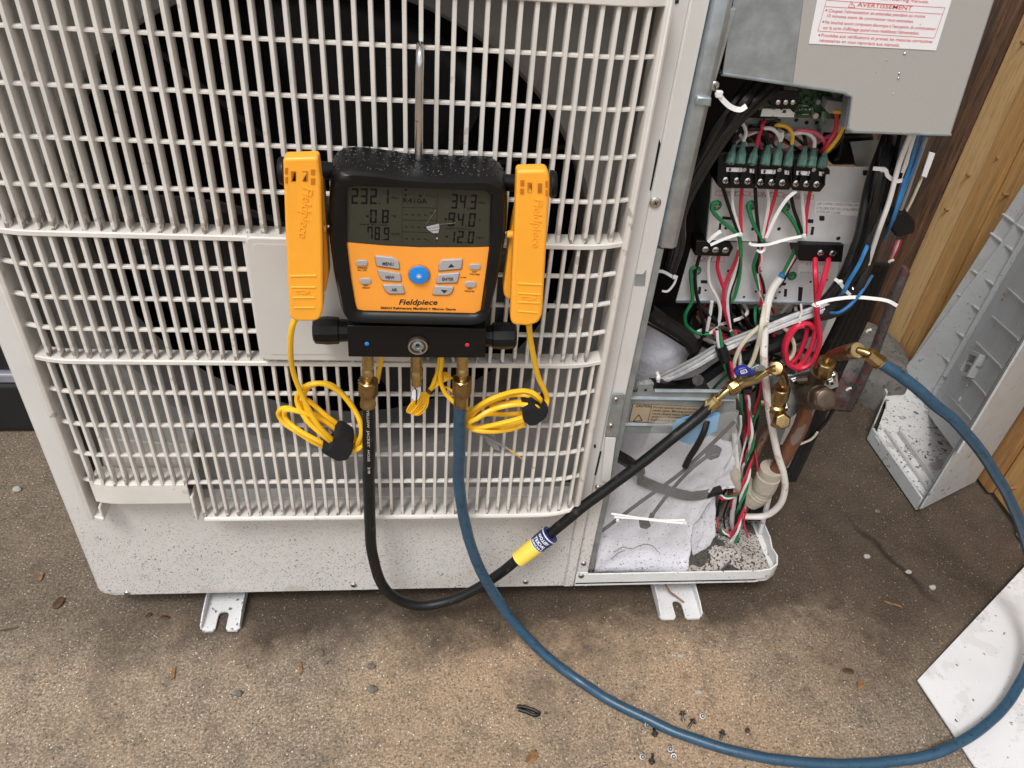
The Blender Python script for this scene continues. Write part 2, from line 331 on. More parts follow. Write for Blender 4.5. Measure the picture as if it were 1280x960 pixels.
M['knot'] = mat('wood_knot', (.25,.125,.045), .65, var=.4, scale=300)
def concrete():
    m = bpy.data.materials.new('concrete'); m.use_nodes = True; t = m.node_tree; n = t.nodes; L = t.links; b = n['Principled BSDF']
    tc = n.new('ShaderNodeTexCoord'); P = tc.outputs['Object']
    def noi(s, d=6, r=.6, dist=0):
        q = n.new('ShaderNodeTexNoise'); q.inputs['Scale'].default_value = s; q.inputs['Detail'].default_value = d; q.inputs['Roughness'].default_value = r; q.inputs['Distortion'].default_value = dist; L.new(P, q.inputs['Vector']); return q.outputs[0]
    def rng(v, a, b_, lo=0, hi=1):
        q = n.new('ShaderNodeMapRange'); q.inputs[1].default_value = a; q.inputs[2].default_value = b_; q.inputs[3].default_value = lo; q.inputs[4].default_value = hi; L.new(v, q.inputs[0]); return q.outputs[0]
    def mixc(f, a, c):
        q = n.new('ShaderNodeMix'); q.data_type = 'RGBA'; L.new(f, q.inputs[0])
        if isinstance(a, tuple): q.inputs[6].default_value = (*a, 1)
        else: L.new(a, q.inputs[6])
        if isinstance(c, tuple): q.inputs[7].default_value = (*c, 1)
        else: L.new(c, q.inputs[7])
        return q.outputs[2]
    def mth(op, a, c):
        q = n.new('ShaderNodeMath'); q.operation = op
        for i, x in enumerate((a, c)):
            if isinstance(x, (int, float)): q.inputs[i].default_value = x
            else: L.new(x, q.inputs[i])
        return q.outputs[0]
    sx = n.new('ShaderNodeSeparateXYZ'); L.new(P, sx.inputs[0])
    c = mixc(rng(noi(3.2, 8), .35, .65), (.20,.165,.128), (.285,.21,.14))
    c = mixc(rng(noi(9, 6), .45, .75), c, (.155,.126,.098))
    warm = mth('MULTIPLY', rng(mth('ADD', sx.outputs[0], mth('MULTIPLY', mth('SUBTRACT', noi(3, 5), .5), .7)), .30, .62), rng(mth('ADD', sx.outputs[0], mth('MULTIPLY', mth('SUBTRACT', noi(4, 5), .5), .5)), 1.10, .86))
    c = mixc(mth('MULTIPLY', warm, rng(noi(5, 6), .35, .62, .35, 1)), c, (.345,.235,.145))
    fine = noi(300, 5, .8)
    mid = noi(190, 4, .75)
    c = mixc(rng(fine, .52, .62, 0, .85), c, (.60,.49,.37))
    c = mixc(rng(fine, .46, .36, 0, .85), c, (.05,.04,.03))
    mot = noi(34, 8, .72)
    c = mixc(rng(mot, .50, .64, 0, .55), c, (.10,.08,.06))
    c = mixc(rng(mot, .44, .33, 0, .35), c, (.42,.33,.24))
    c = mixc(rng(mid, .55, .68, 0, .7), c, (.42,.32,.22))
    c = mixc(rng(mid, .45, .34, 0, .8), c, (.06,.048,.037))
    vo = n.new('ShaderNodeTexVoronoi'); vo.inputs['Scale'].default_value = 330; L.new(P, vo.inputs['Vector'])
    sel = n.new('ShaderNodeSeparateColor'); L.new(vo.outputs['Color'], sel.inputs[0])
    pale = mth('MULTIPLY', rng(vo.outputs['Distance'], .40, .22), rng(sel.outputs[0], .955, .965))
    c = mixc(pale, c, (.72,.68,.60))
    dk = mth('MULTIPLY', rng(vo.outputs['Distance'], .45, .3), rng(sel.outputs[1], .965, .975))
    c = mixc(dk, c, (.05,.042,.035))
    # darker, browner concrete round the foot of the unit and in the passage to the fence
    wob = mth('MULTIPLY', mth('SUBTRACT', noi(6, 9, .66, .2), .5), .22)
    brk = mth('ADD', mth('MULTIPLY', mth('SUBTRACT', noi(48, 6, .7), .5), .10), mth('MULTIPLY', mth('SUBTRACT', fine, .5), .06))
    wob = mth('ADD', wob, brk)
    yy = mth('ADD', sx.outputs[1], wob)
    darker = rng(yy, -.085, -.005)
    # passage on the right: the dark tone reaches further forward
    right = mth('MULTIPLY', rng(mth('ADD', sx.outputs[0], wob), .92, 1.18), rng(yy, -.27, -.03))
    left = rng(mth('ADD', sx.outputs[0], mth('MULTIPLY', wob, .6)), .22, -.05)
    darker = mth('MAXIMUM', mth('MULTIPLY', darker, rng(left, 0, 1, 1, .55)), right)
    wet = mixc(rng(noi(16, 6), .3, .7), (.030,.021,.015), (.068,.048,.033))  # brown base tones of the darker concrete
    brownc = mixc(rng(fine, .50, .68, 0, .45), wet, (.19,.145,.105))
    brownc = mixc(rng(fine, .45, .34, 0, .7), brownc, (.012,.009,.007))
    brownc = mixc(pale, brownc, (.30,.26,.21))
    c = mixc(mth('MULTIPLY', darker, .93), c, brownc)
    J0, J1 = A(1062,650,Z=0), A(1168,752,Z=0); dj = (J1-J0).normalized(); nj = Vector((-dj.y, dj.x))
    ln = mth('ADD', mth('ADD', mth('MULTIPLY', sx.outputs[0], nj.x), mth('MULTIPLY', sx.outputs[1], nj.y)), -(nj.x*J0.x+nj.y*J0.y))
    ln = mth('ABSOLUTE', mth('ADD', ln, mth('MULTIPLY', mth('SUBTRACT', noi(22, 5), .5), .03)), 0)
    al = mth('ADD', mth('ADD', mth('MULTIPLY', sx.outputs[0], dj.x), mth('MULTIPLY', sx.outputs[1], dj.y)), -(dj.x*J0.x+dj.y*J0.y))
    al = mth('MULTIPLY', rng(al, -.02, .03), rng(al, .21, .15))
    c = mixc(mth('MULTIPLY', mth('MULTIPLY', rng(ln, .010, .002), al), .85), c, (.018,.012,.008))
    # soft oily smudges
    sm = mth('MULTIPLY', rng(mth('ADD', noi(4.3, 8, .68, .3), brk), .56, .70), .5)
    c = mixc(sm, c, (.075,.06,.048))
    ru = mth('MULTIPLY', rng(noi(13, 4), .68, .76), .5)
    c = mixc(ru, c, (.20,.085,.03))
    L.new(c, b.inputs['Base Color'])
    L.new(rng(darker, 0, 1, .88, .72), b.inputs['Roughness']); b.inputs['Specular IOR Level'].default_value = .3
    hgt = mth('ADD', mth('MULTIPLY', fine, .7), mth('MULTIPLY', noi(130, 4), .6))
    bp = n.new('ShaderNodeBump'); bp.inputs['Strength'].default_value = .40; bp.inputs['Distance'].default_value = .0018; L.new(hgt, bp.inputs['Height']); L.new(bp.outputs[0], b.inputs['Normal'])
    return m
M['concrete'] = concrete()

# ------------------------------------------------------------------ the ground
gm = MB(); gm.add([(-60,-60,0),(60,-60,0),(60,60,0),(-60,60,0)], [(0,1,2,3)])
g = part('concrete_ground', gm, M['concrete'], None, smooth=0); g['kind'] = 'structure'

# ------------------------------------------------------------------ fence of upright planks along x = 1.5
FX = 1.5
fence = empty('wooden_fence', (FX, .3, 0), 'tall board fence of brown pine planks behind the leaning grey cover', 'fence')
ys = [1.35, 1.20, 1.06, .93, .80, .705, .626, .565, .490, .400, .310, .220, .128, .035, -.06, -.16, -.32, -.48]
wm = ['woodd','wood3','woodd','woodd','woodd','wood1','wood2','wood2','wood1','wood2','wood3','wood2','wood3','wood2','wood1','wood3','wood2']
for i in range(len(ys)-1):
    a, b_ = ys[i+1]+.0015, ys[i]-.0015
    x = FX+[0,.006,.002,.009][i % 4]; m_ = MB().box(x, x+.022, a, b_, .004+.004*(i % 3), 1.75+.02*(i % 2))
    if i == 4: m_ = MB().box(FX-.035, FX+.02, a, b_, .0, 1.75)
    part('plank', m_, M[wm[i]], fence, bevel=.002, smooth=0)
for px_, py_ in ((1245,198),(1253,243),(1208,219),(1276,53),(1262,610),(1181,262)):
    P = A(px_, py_, X=FX-.0006); part('knot', MB().lathe([(0,.0033),(.012,.0033)], P, (1,0,0), 10), M['knot'], fence, smooth=0)
for z in (.30, 1.4): part('rail', MB().box(FX+.034, FX+.08, -.48, 1.35, z, z+.09), M['wood3'], fence, smooth=0)

# ------------------------------------------------------------------ the outdoor unit
XR, UD, UZ, UB, UX = .70, .37, .95, .048, 1.0        # front panel width, depth, top, underside, full width
unit = empty('outdoor_unit', (.35, 0, 0), 'cream outdoor air conditioner unit with fan grille and opened wiring side', 'air conditioner')
def U(name, mb, m, **k): return part(name, mb, M[m] if isinstance(m, str) else m, unit, **k)
# front panel: sheet with a rectangular opening behind the grille, rolled left edge
mb = MB()
rows = [UB+.012*t/5 for t in range(6)]+[.3, UZ]; vs = []
for z in rows:
    o_ = .012*(1-math.sqrt(max(0, 1-((UB+.012-z)/.012)**2))) if z < UB+.012 else 0
    vs += [(o_+x, y, z) for x, y in ((0,.020),(0,.012),(.0012,.0080),(.004,.0052),(.008,.004))]+[(.044,.004,z),(.044,.020,z)]
mb.add(vs, [(r*7+k, r*7+k+1, (r+1)*7+k+1, (r+1)*7+k) for r in range(len(rows)-1) for k in range(6)])
mb.box(.044, .659, .004, .02, UB, .246); mb.box(.659, XR-.018, .004, .02, UB, UZ); mb.box(.044, .659, .004, .02, .885, UZ)
U('front_panel', mb, 'cream', smooth=50)
mb = MB(); mb.box(.0005, .003, .0195, UD, UB+.001, UZ); U('side_panel', mb, 'cream')
U('top_panel', MB().box(-.004, 1.002, -.004, UD+.004, UZ+.001, UZ+.014), 'cream', bevel=.004)
# raised column right of the grille, with its slots
mb = MB(); mb.box(XR-.0175, XR+.0005, .001, .03, .075, UZ); mb.box(.6665, .6825, .0005, .012, UB+.001, UZ)
col_ = U('corner_column', mb, 'cream', bevel=.002)
def slot(pts, Y, m='dark', par=None): return part('slot', slab(pts, Y, .0012), M[m], par or unit, smooth=0)
slot([(824,174),(826,180),(814,238),(812,238)], .0001, 'coblack'); slot([(804,343),(808,338),(808,338),(806,357),(793,357),(795,343)], .0001, 'galvd')
slot([(750,565),(752,565),(745,594),(743,594)], -.0002); slot([(742.5,556),(745,556),(745,560),(742.5,560)], -.0002)
slot([(844,0),(849,0),(848,4),(844,5)], -.0002)
def screw_head(px, py, Y, r=.0045, m='zinc', nm='screw', par=None):
    P = A(px, py, Y=Y); b = MB().lathe([(0,r),(.0012,r),(.0022,r*.8),(.0024,r*.5)], P, (0,-1,0), 14)
    o = part(nm, b, M[m], par or unit, smooth=40)
    b2 = MB(); q = P+Vector((0,-.00255,0))
    for a in (.5, .5+math.pi/2):
        u = Vector((math.cos(a), 0, math.sin(a))); v = Vector((-math.sin(a), 0, math.cos(a)))
        b2.add([q+u*r*.45+v*r*.1, q-u*r*.45+v*r*.1, q-u*r*.45-v*r*.1, q+u*r*.45-v*r*.1], [(0,1,2,3)])
        q = q+Vector((0,-.00008,0))
    part('drive', b2, M['dark'], o, smooth=0); return o
screw_head(819, 253, .001, .006); screw_head(442, 731, .004, .0045); screw_head(159, 741, .004, .0042); screw_head(657, 727, .004); screw_head(729.5, 704, .001, .0042); screw_head(748, 608, 0, .0045)
# ---- grille
GX0, GX1, GXI0, GXI1 = .041, .662, .0495, .655
def bulge(x):
    t = min(1, max(0, min(x-GX0, GX1-x)/.05)); return -.019-.011*(1-(1-t)**2)
def xs(a, b, n): return [a+(b-a)*i/n for i in range(n+1)]
mb = MB()
# side cheeks and bottom/top rails of the frame
for x0, x1 in ((GX0, GXI0), (GXI1, GX1)):
    yo = min(bulge(x0), bulge(x1)); mb.extr([(x0, .006, .240), (x1, .006, .240), (x1, yo-.003, .240), ((x0+x1)/2, yo-.005, .240), (x0, yo-.001, .240)], (0, 0, .64))
fr = [(x, bulge(x)-.001, 0) for x in xs(GX0, GX1, 48)]
XN = A(245, 640, Y=-.03).x
mb.sweep([(x, y, .240+.003*(0 if x < .55 else 1)*((x-.55)/.11)**2) for x, y, z in fr if x > XN-.003], [(0,0),(.036,0),(.036,.004),(.03,.0065),(.001,.0065),(-.001,.003)])
mb.sweep([(x, bulge(x)-.0015, .2392) for x in (.0412,.048,.055,.0618)], [(0,0),(.026,0),(.026,.005),(0,.005)])
mb.sweep([(x, y, .868) for x, y, z in fr], [(0,0),(.036,0),(.036,.014),(0,.014)])
mb.box(XN-.0035, XN, bulge(XN)+.0005, .006, .2405, .283)
mb.box(.0585, .0615, bulge(.06)+.0005, .006, .2405, .262)
U('grille_frame', mb, 'grille', bevel=.0012)
mb = MB(); zt, zb_ = A(180, 604, Y=-.025).z, A(180, 628, Y=-.025).z
mb.sweep([(x, bulge(x)+.002, zb_) for x in xs(.058, XN-.0037, 14)], [(0,0),(.003,0),(.0032,zt-zb_-.004),(.03,zt-zb_-.003),(.03,zt-zb_),(0,zt-zb_)])
mb.box(.07, XN-.01, .001, .0038, .244, .2495)
U('grille_step', mb, 'grille', bevel=.001)
ZT, ZM, ZM2, ZB = .869, .6425, .4915, .2465
def rail(z, h, d, inset, name='rail'):
    U(name, MB().sweep([(x, bulge(x)+inset, z) for x in xs(GXI0-.001, GXI1+.001, 40)], [(0,-h*.35),(.001,-h/2),(d,-h/2),(d,h/2),(.001,h/2),(0,h*.35)]), 'grille')
rail(ZM, .0058, .022, -.001); rail(ZM2, .0058, .020, -.001)
for z in (.825, .779, .733, .688): rail(z, .0030, .005, .0055)
for z in (.605, .568, .530): rail(z, .0030, .005, .0035)
for z in (.445, .397, .350, .304): rail(z, .0030, .005, .0035)
def slats(phase, z0, z1, d, wd, skip=None, zlow=None):
    h = z1-z0
    sect = [(-wd*.40,0),(wd*.40,0),(wd*.5,.0007),(wd*.5,d*.6),(wd*.3,d),(-wd*.3,d),(-wd*.5,d*.6),(-wd*.5,.0007)]
    me = bpy.data.meshes.new('slat'); b = MB().extr([(x, y, 0) for x, y in sect], (0, 0, h)); me.from_pydata([tuple(v) for v in b.v], [], b.f); me.update()
    first = None; short = None
    x = phase
    while x > GXI0+.008: x -= .01362
    x += .01362
    while x < GXI1-.004:
        zz = z0
        if zlow and x < XN-.004:
            if short is None:
                b2 = MB().extr([(a, c, 0) for a, c in sect], (0, 0, z1-zlow)); short = bpy.data.meshes.new('slat'); short.from_pydata([tuple(v) for v in b2.v], [], b2.f)
                o = bpy.data.objects.new('slat', short); col.objects.link(o); setup(o, M['slat'], 30, 0, 1)
            else: o = bpy.data.objects.new('slat', short); col.objects.link(o)
            zz = zlow
        elif first is None:
            o = bpy.data.objects.new('slat', me); col.objects.link(o); setup(o, M['slat'], 30, 0, 1); first = o
        else: o = bpy.data.objects.new('slat', me); col.objects.link(o)
        o.parent = unit; o.matrix_parent_inverse = Matrix.Translation(-unit.location)
        o.location = (x, bulge(x)+.0012, zz)
        x += .01362
slats(.084, ZM+.0028, ZT+.001, .017, .0039); slats(.079, ZM2+.0028, ZM-.0028, .010, .0038); slats(.2525, ZB, ZM2-.0028, .010, .0037, zlow=zt-.001)
# blank badge plate on the grille
bp = rnd([(305,296),(520,302),(520,453),(326,451)], 9)
pl = U('badge_plate', slab(bp, -.0375, .009), 'plate', bevel=.002)
part('plate_face', slab(rnd([(315,305),(508,310),(508,443),(335,443)], 7), -.0383, .0007), M['plate'], pl, smooth=0)
# ---- fan shroud with its round opening, and the fan behind it
cx, cz, rad, sy = .3555, .572, .2826, .040
N = 96
inner = [(cx+rad*math.cos(2*math.pi*k/N), cz+rad*math.sin(2*math.pi*k/N)) for k in range(N)]
outer = polar([(.022,.235),(.682,.235),(.682,.93),(.022,.93)], (cx, cz), N)
mb = MB(); mb.ring([(x, sy, z) for x, z in outer], [(cx+(x-cx)*1.045, sy, cz+(z-cz)*1.045) for x, z in inner], (0, .003, 0))
prev = [(1.045, 0), (1.02, .002), (1.005, .009), (1.0, .02), (1.0, .085)]
for (s0, d0), (s1, d1) in zip(prev, prev[1:]):
    b0 = len(mb.v); mb.v += [Vector((cx+(x-cx)*s0, sy+d0, cz+(z-cz)*s0)) for x, z in inner]+[Vector((cx+(x-cx)*s1, sy+d1, cz+(z-cz)*s1)) for x, z in inner]
    mb.f += [(b0+k, b0+(k+1) % N, b0+N+(k+1) % N, b0+N+k) for k in range(N)]
U('fan_shroud', mb, 'shroud', smooth=50)
mb = MB()
mb.box(.021,.024,.0205,sy-.001,.236,.93); mb.box(.680,.683,.0205,sy-.001,.236,.93); mb.box(.022,.682,.0205,sy-.001,.232,.235)
U('shroud_wall', mb, 'shroud')
U('drain_block', slab([(121,548),(238,556),(243,604),(133,602)], .006, .03), 'plate', bevel=.002)
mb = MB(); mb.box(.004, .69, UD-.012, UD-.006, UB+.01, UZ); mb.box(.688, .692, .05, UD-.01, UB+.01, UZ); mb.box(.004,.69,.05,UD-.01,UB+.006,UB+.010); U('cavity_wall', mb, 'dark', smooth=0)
mb = MB().lathe([(0,.0),(.004,.03),(.012,.052),(.02,.058),(.07,.058)], (cx, .085, cz), (0,1,0), 28); fan = U('fan', mb, 'fan', smooth=50)
for k in range(3):
    b = MB(); a0 = .5+k*2*math.pi/3; g0 = []
    for i in range(9):
        r_ = .055+.2*i/8
        for j in range(9):
            s_ = j/8; a = a0+s_*(1.35-.25*i/8)+.35*i/8; g0.append((cx+r_*math.cos(a), .085+.075*s_+.012*math.sin(math.pi*s_), cz+r_*math.sin(a)))
    b.add(g0, [(i*9+j, i*9+j+1, (i+1)*9+j+1, (i+1)*9+j) for i in range(8) for j in range(8)])
    o = part('blade', b, M['fan'], fan, smooth=60); so = o.modifiers.new('solid', 'SOLIDIFY'); so.thickness = .004
mb = MB()
for a in (0.3, 2.4, 4.5): mb.tube([(cx, .2, cz), (cx+.29*math.cos(a), .2, cz+.29*math.sin(a))], .006, 6, 1)
U('motor_bracket', mb, 'fan')
# ---- feet on the concrete
for (a, b_) in (((247,745),(300,745)), ((827,730),(879,730))):
    x0 = A(a[0]+(4 if a[0] < 500 else 0), a[1], Y=0).x-.001; x1 = A(b_[0], b_[1], Y=0).x; yf = -.031; xm = (x0+x1)/2
    mb = MB(); z0, z1 = .003, .0065; sl = .0075
    arc = [(xm+sl*math.cos(t*math.pi/6), yf+.026+sl*math.sin(t*math.pi/6)) for t in range(7)]
    loop = [(x0, .34), (x0, yf+.006), (x0+.004, yf), (xm-sl-.003, yf), (xm-sl, yf+.004)]+arc[::-1]+[(xm+sl, yf+.004), (xm+sl+.003, yf), (x1-.004, yf), (x1, yf+.006), (x1, .34)]
    mb.extr([(x, y, z0) for x, y in loop], (0, 0, z1-z0))
    fo = U('foot', mb, 'foot', smooth=30)
    for s_, xx in ((1, x0), (-1, x1)):
        part('flange', MB().extr([(xx, yf+.003, z1-.0005), (xx, .34, z1-.0005), (xx, .34, UB-.001), (xx, yf+.022, .019), (xx, yf+.004, .014)], (s_*.0018, 0, 0)), M['foot'], fo, smooth=0)
# ---- base pan with its rolled rim (front right corner is open)
rim = [(.683,.0),(.965,.0),(.985,.003),(.999,.012),(1.005,.028),(1.002,.045),(1.006,.065),(1.004,.36),(.683,.36)]
mb = MB(); mb.extr([(x, y, .056) for x, y in rim], (0, 0, .003)); U('base_pan', mb, 'foot', smooth=40)
cen = Vector((.85,.15)); inn = [tuple(cen+(Vector(p)-cen)*.985) for p in rim]
mb = MB().ring([(x, y, UB+.003) for x, y in rim], [(x, y, UB+.003) for x, y in inn], (0, 0, .028)); U('pan_rim', mb, 'foot', smooth=40, bevel=.0015)
# dirt piled in the pan
mb = MB(); nx, ny = 60, 44; vs = []
for j in range(ny+1):
    for i in range(nx+1):
        x = .70+(.294)*i/nx; y = .007+.19*j/ny
        e = min(i, nx-i, j*1.2)/8; h = .0605+min(1, e)*(.006+.014*max(0, noise.noise(Vector((x*16, y*16, 3))))+.010*max(0, 1-((x-.90)/.07)**2-((y-.06)/.06)**2)+.003*noise.noise(Vector((x*70, y*70, 1)))+.0025*noise.noise(Vector((x*220, y*220, 5))))
        vs.append((x, y, h))
mb.add(vs, [(j*(nx+1)+i, j*(nx+1)+i+1, (j+1)*(nx+1)+i+1, (j+1)*(nx+1)+i) for j in range(ny) for i in range(nx)])
o = U('pan_dirt', mb, 'dirt', smooth=60, kind='stuff')
# ---- right side: dark inner walls
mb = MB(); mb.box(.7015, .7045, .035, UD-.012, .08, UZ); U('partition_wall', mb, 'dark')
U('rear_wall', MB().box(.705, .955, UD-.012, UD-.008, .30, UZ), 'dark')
# galvanised edge channel beside the front panel
pts = [(890,0),(915,0),(837,311),(826,308)]
mb = MB(); zt_ = A(830,308,Y=.004).z; mb.extr([(.7012,.006,zt_),(.7045,.0,zt_),(.716,-.001,zt_),(.7215,.003,zt_),(.7215,.03,zt_),(.7012,.03,zt_)], (0,0,UZ-zt_)); U('edge_channel', mb, 'galv', bevel=.001)
mb = MB(); mb.box(.7012, .7085, .004, .034, .085, zt_-.003); U('edge_strip', mb, 'galvd')
mb = slab([(905,9),(921,11),(892,112),(878,130),(866,130),(873,100)], .006, .02); U('hanger_bracket', mb, 'galv', bevel=.001)
mb = slab([(872,121),(890,122),(889,134),(868,132)], -.004, .012); U('bracket_tab', mb, 'galv', bevel=.0015)
screw_head(893, 107, .004, .0045)
# control box cover: galvanised lid, lower edge stepped, part of it under brown protective film
Yc = .015
lid = [(926,-60),(903,93),(1056,116),(1064,121),(1060,154),(1058,160),(1066,165),(1188,169),(1262,-60)]
L0 = [A(x, y, Y=Yc) for x, y in lid]
co = U('control_cover', MB().extr(L0, (0,.0018,0)), 'galv', smooth=0)
fl = MB(); lp = [L0[i] for i in range(1, 8)]
lp2 = [p+Vector((0,.0145,0)) for p in lp]
vs = [p+Vector((0,.0019,0)) for p in lp]+lp2; n_ = len(lp)
fl.add(vs, [(i, i+1, n_+i+1, n_+i) for i in range(n_-1)])
fo = part('folded_edge', fl, M['galv'], co, smooth=0); so = fo.modifiers.new('solid', 'SOLIDIFY'); so.thickness = .0018
part('side_flange', MB().extr([L0[7]+Vector((.0,.002,0)), L0[8]+Vector((0,.002,0)), L0[8]+Vector((0,.20,0)), L0[7]+Vector((0,.20,0))], (-.0015,0,0)), M['galv'], co, smooth=0)
part('protective_film', slab([(1012,-60),(991,106),(1056,115),(1066,120.5),(1062,154),(1061,160),(1067,163.5),(1187,168),(1261,-60)], Yc-.0006, .0004), M['film'], co, smooth=0)
# lip bead along the cut edge
mb = MB(); mb.tube([p+Vector((0,-.0004,.0006)) for p in lp], .0013, 6, 1); part('edge_bead', mb, M['galv'], co)
# warning label
lb = part('warning_label', slab([(1033,-60),(1011,54.5),(1170,63),(1208,-60)], Yc-.0012, .0004), M['white'], co, smooth=0)
Yt = Yc-.0014
mb = MB()
def LT(s, a, b_, h): text(mb, s, (1000+a[0]/6.4, a[1]/6.4), (1000+b_[0]/6.4, b_[1]/6.4), h/6.4, Yt, bold=.006)
mb = MB()
LT("to ensure when referring manuals.", (420,-18), (1030,27), 24)
LT("AVERTISSEMENT", (455,52), (892,82), 32)
LT("Coupez l'alimentation et attendez pendant au moins", (225,97), (998,143), 25)
LT("10 minutes avant de commencer tout entretien.", (213,137), (908,184), 25)
LT("Ne touchez aucun composant électrique à l'exception du commutateur", (197,188), (1085,243), 25)
LT("sur la carte d'affichage quand vous rétablissez l'alimentation.", (183,232), (952,278), 25)
LT("Procédez aux vérifications et prenez les mesures correctives", (167,293), (1056,345), 25)
LT("nécessaires en vous reportant aux manuels.", (153,333), (795,374), 25)
for a in ((210,82),(186,174),(155,281)):
    P = A(1000+a[0]/6.4, a[1]/6.4, Y=Yt); mb.add([P+Vector((.0009*math.cos(k*.785),0,.0009*math.sin(k*.785))) for k in range(8)], [tuple(range(8))])
def line(mb, p, q, wpx, Y):
    P, Q = A(*p, Y=Y), A(*q, Y=Y); d = (Q-P).normalized(); nn = Vector((-d.z, 0, d.x))*((A(p[0], p[1]-wpx, Y=Y)-P).length/2)
    mb.add([P+nn, P-nn, Q-nn, Q+nn], [(0,1,2,3)])
q = lambda x, y: (1000+x/6.4, y/6.4)
for a, b_ in (((212,2),(1160,62)),((1160,62),(1075,305)),((1075,305),(143,248)),((143,248),(212,2)),((201,52),(1143,113))): line(mb, q(*a), q(*b_), .55, Yt)
for a, b_ in (((386,58),(412,14)),((412,14),(440,60)),((440,60),(386,58)),((412,30),(412,48))): line(mb, q(*a), q(*b_), .6, Yt)
part('printed_text', mb, M['red_ink'], lb, smooth=0)
# water drops on the lid
for (x, y, r_) in ((1131,67,.0016),(1124,92,.0013),(1123,98,.0013),(1108,75,.0006),(1116,117,.0006),(1095,90,.0006),(1150,30,.0007)):
    P = A(x, y, Y=Yc-.0006); part('water_drop', MB().lathe([(0,r_),(.0006,r_*.8),(.001,r_*.3)], P, (0,-1,0), 10), M['steel'], co, smooth=60)

# ---- control board behind the step of the lid
def Z(sc_, ox, oy): return lambda x, y: (ox+x/sc_, oy+y/sc_)
k5 = Z(6, 870, 80)                                  # detail coordinates of the board region
bo = U('circuit_board', slab([k5(440,130), k5(1290,150), k5(1290,420), k5(480,395)], .075, .002), 'pcb', smooth=0)
mb = slab([k5(540,255), k5(575,190), k5(780,205), k5(770,290), k5(735,370), k5(690,320), k5(640,350), k5(600,310), k5(585,345)], .055, .018); tb = part('terminal_strip', mb, M['black'], bo, bevel=.0008)
for x in (615, 672, 726): P = A(*k5(x, 285), Y=.0545); part('screw', MB().lathe([(0,.0026),(.001,.0026),(.0016,.0016)], P, (0,-1,0), 10), M['steel'], tb)
part('connector_label', slab([k5(500,335), k5(740,340), k5(735,400), k5(485,392)], .072, .002), M['white'], bo, smooth=0)
mb = slab([k5(965,335), k5(990,272), k5(1175,292), k5(1160,385), k5(1000,372)], .058, .014); part('connector', mb, M['cogrey'], bo, bevel=.0006)
part('pins', slab([k5(1030,348), k5(1160,355), k5(1158,378), k5(1028,372)], .0572, .001), M['coyellow'], bo, smooth=0)
for x, y, r_, m_ in ((1045,200,.0058,'galvd'),(880,372,.0038,'zinc'),(505,220,.004,'black'),(900,270,.003,'galvd'),(470,300,.004,'pcb')):
    P = A(*k5(x, y), Y=.0745); part('capacitor', MB().lathe([(0,r_),(.006,r_),(.007,r_*.8)], P, (0,-1,0), 14), M[m_], bo)
mb = MB()
for i in range(46):
    x = random.uniform(560, 1150); y = random.uniform(190, 400); P = A(*k5(x, y), Y=.0735); a, b_ = random.uniform(.0008,.0028), random.uniform(.0008,.002); mb.box(P.x-a, P.x+a, P.y-.0015, P.y+.001, P.z-b_, P.z+b_)
part('components', mb, M['pcb'], bo, smooth=0, kind='stuff')
mb = MB()
for i in range(12):
    x = 780+i*7; P = A(*k5(x, 342-2*(i % 2)), Y=.0744); mb.box(P.x-.0005, P.x+.0005, P.y, P.y+.0004, P.z-.0006, P.z+.0006)
for a, b_ in (((515,378),(700,384)),((700,384),(705,395)),((745,375),(845,380)),((770,310),(875,318)),((875,318),(870,350))): line(mb, k5(*a), k5(*b_), .5, .0743)
part('printed_marks', mb, M['white'], bo, smooth=0)
tr = U('tray_bracket', slab([k5(310,405), k5(1150,420), k5(1150,520), k5(300,480)], .090, .0015), 'galvd', smooth=0)
for x, y in ((620,425),(752,420),(830,440),(905,440),(1080,440)): P = A(*k5(x, y), Y=.0893); part('hole', MB().lathe([(0,.0022),(.0004,.0022)], P, (0,-1,0), 10), M['dark'], tr, smooth=0)
U('reactor_cover', slab([k5(1010,735), k5(1060,705), k5(1080,555), k5(1120,530), k5(1340,530), k5(1345,765), k5(1030,765)], .125, .05), 'coblack', bevel=.004)
mb = slab([(1063,178),(1105,175),(1108,185),(1090,208),(1070,208)], .112, .002); hb = U('side_bracket', mb, 'galvd', smooth=0)
P = A(1101, 190.5, Y=.1113); part('hole', MB().lathe([(0,.002),(.0004,.002)], P, (0,-1,0), 10), M['dark'], hb, smooth=0)
U('bracket_side', slab([(1090,208),(1121,174),(1124,178),(1086,310),(1080,305)], .114, .002), 'galvd', smooth=0)
# ---- upper terminal plate
Yp = .10
k4 = Z(4, 860, 80)
pa = U('terminal_plate', slab([(893,203),(1090,209),(1080,305.5),(884,300)], Yp, .0015), 'plated', smooth=0)
sb = MB(); a, b_, c, d = A(893,203,Y=Yp), A(884,300,Y=Yp), A(866,312,Y=Yp+.09), A(872,212,Y=Yp+.10); sb.extr([a,b_,c,d], (-.0015,0,0)); part('side_flange', sb, M['galvd'], pa, smooth=0)
for (x, y, a, b_) in ((888,545,13,13),(670,772,13,12),(858,780,13,12),(697,540,12,12)):
    part('hole', slab(rnd([k4(x-a,y-b_), k4(x+a,y-b_), k4(x+a,y+b_), k4(x-a,y+b_)], 1.2), Yp-.0004, .0004), M['dark'], pa, smooth=0)
for (x, y, r_) in ((455,825,10),(325,825,10),(752,872,11),(190,820,9)):
    P = A(*k4(x, y), Y=Yp-.0004); part('hole', MB().lathe([(0,r_*.00023),(.0004,r_*.00023)], P, (0,1,0), 10), M['dark'], pa, smooth=0)
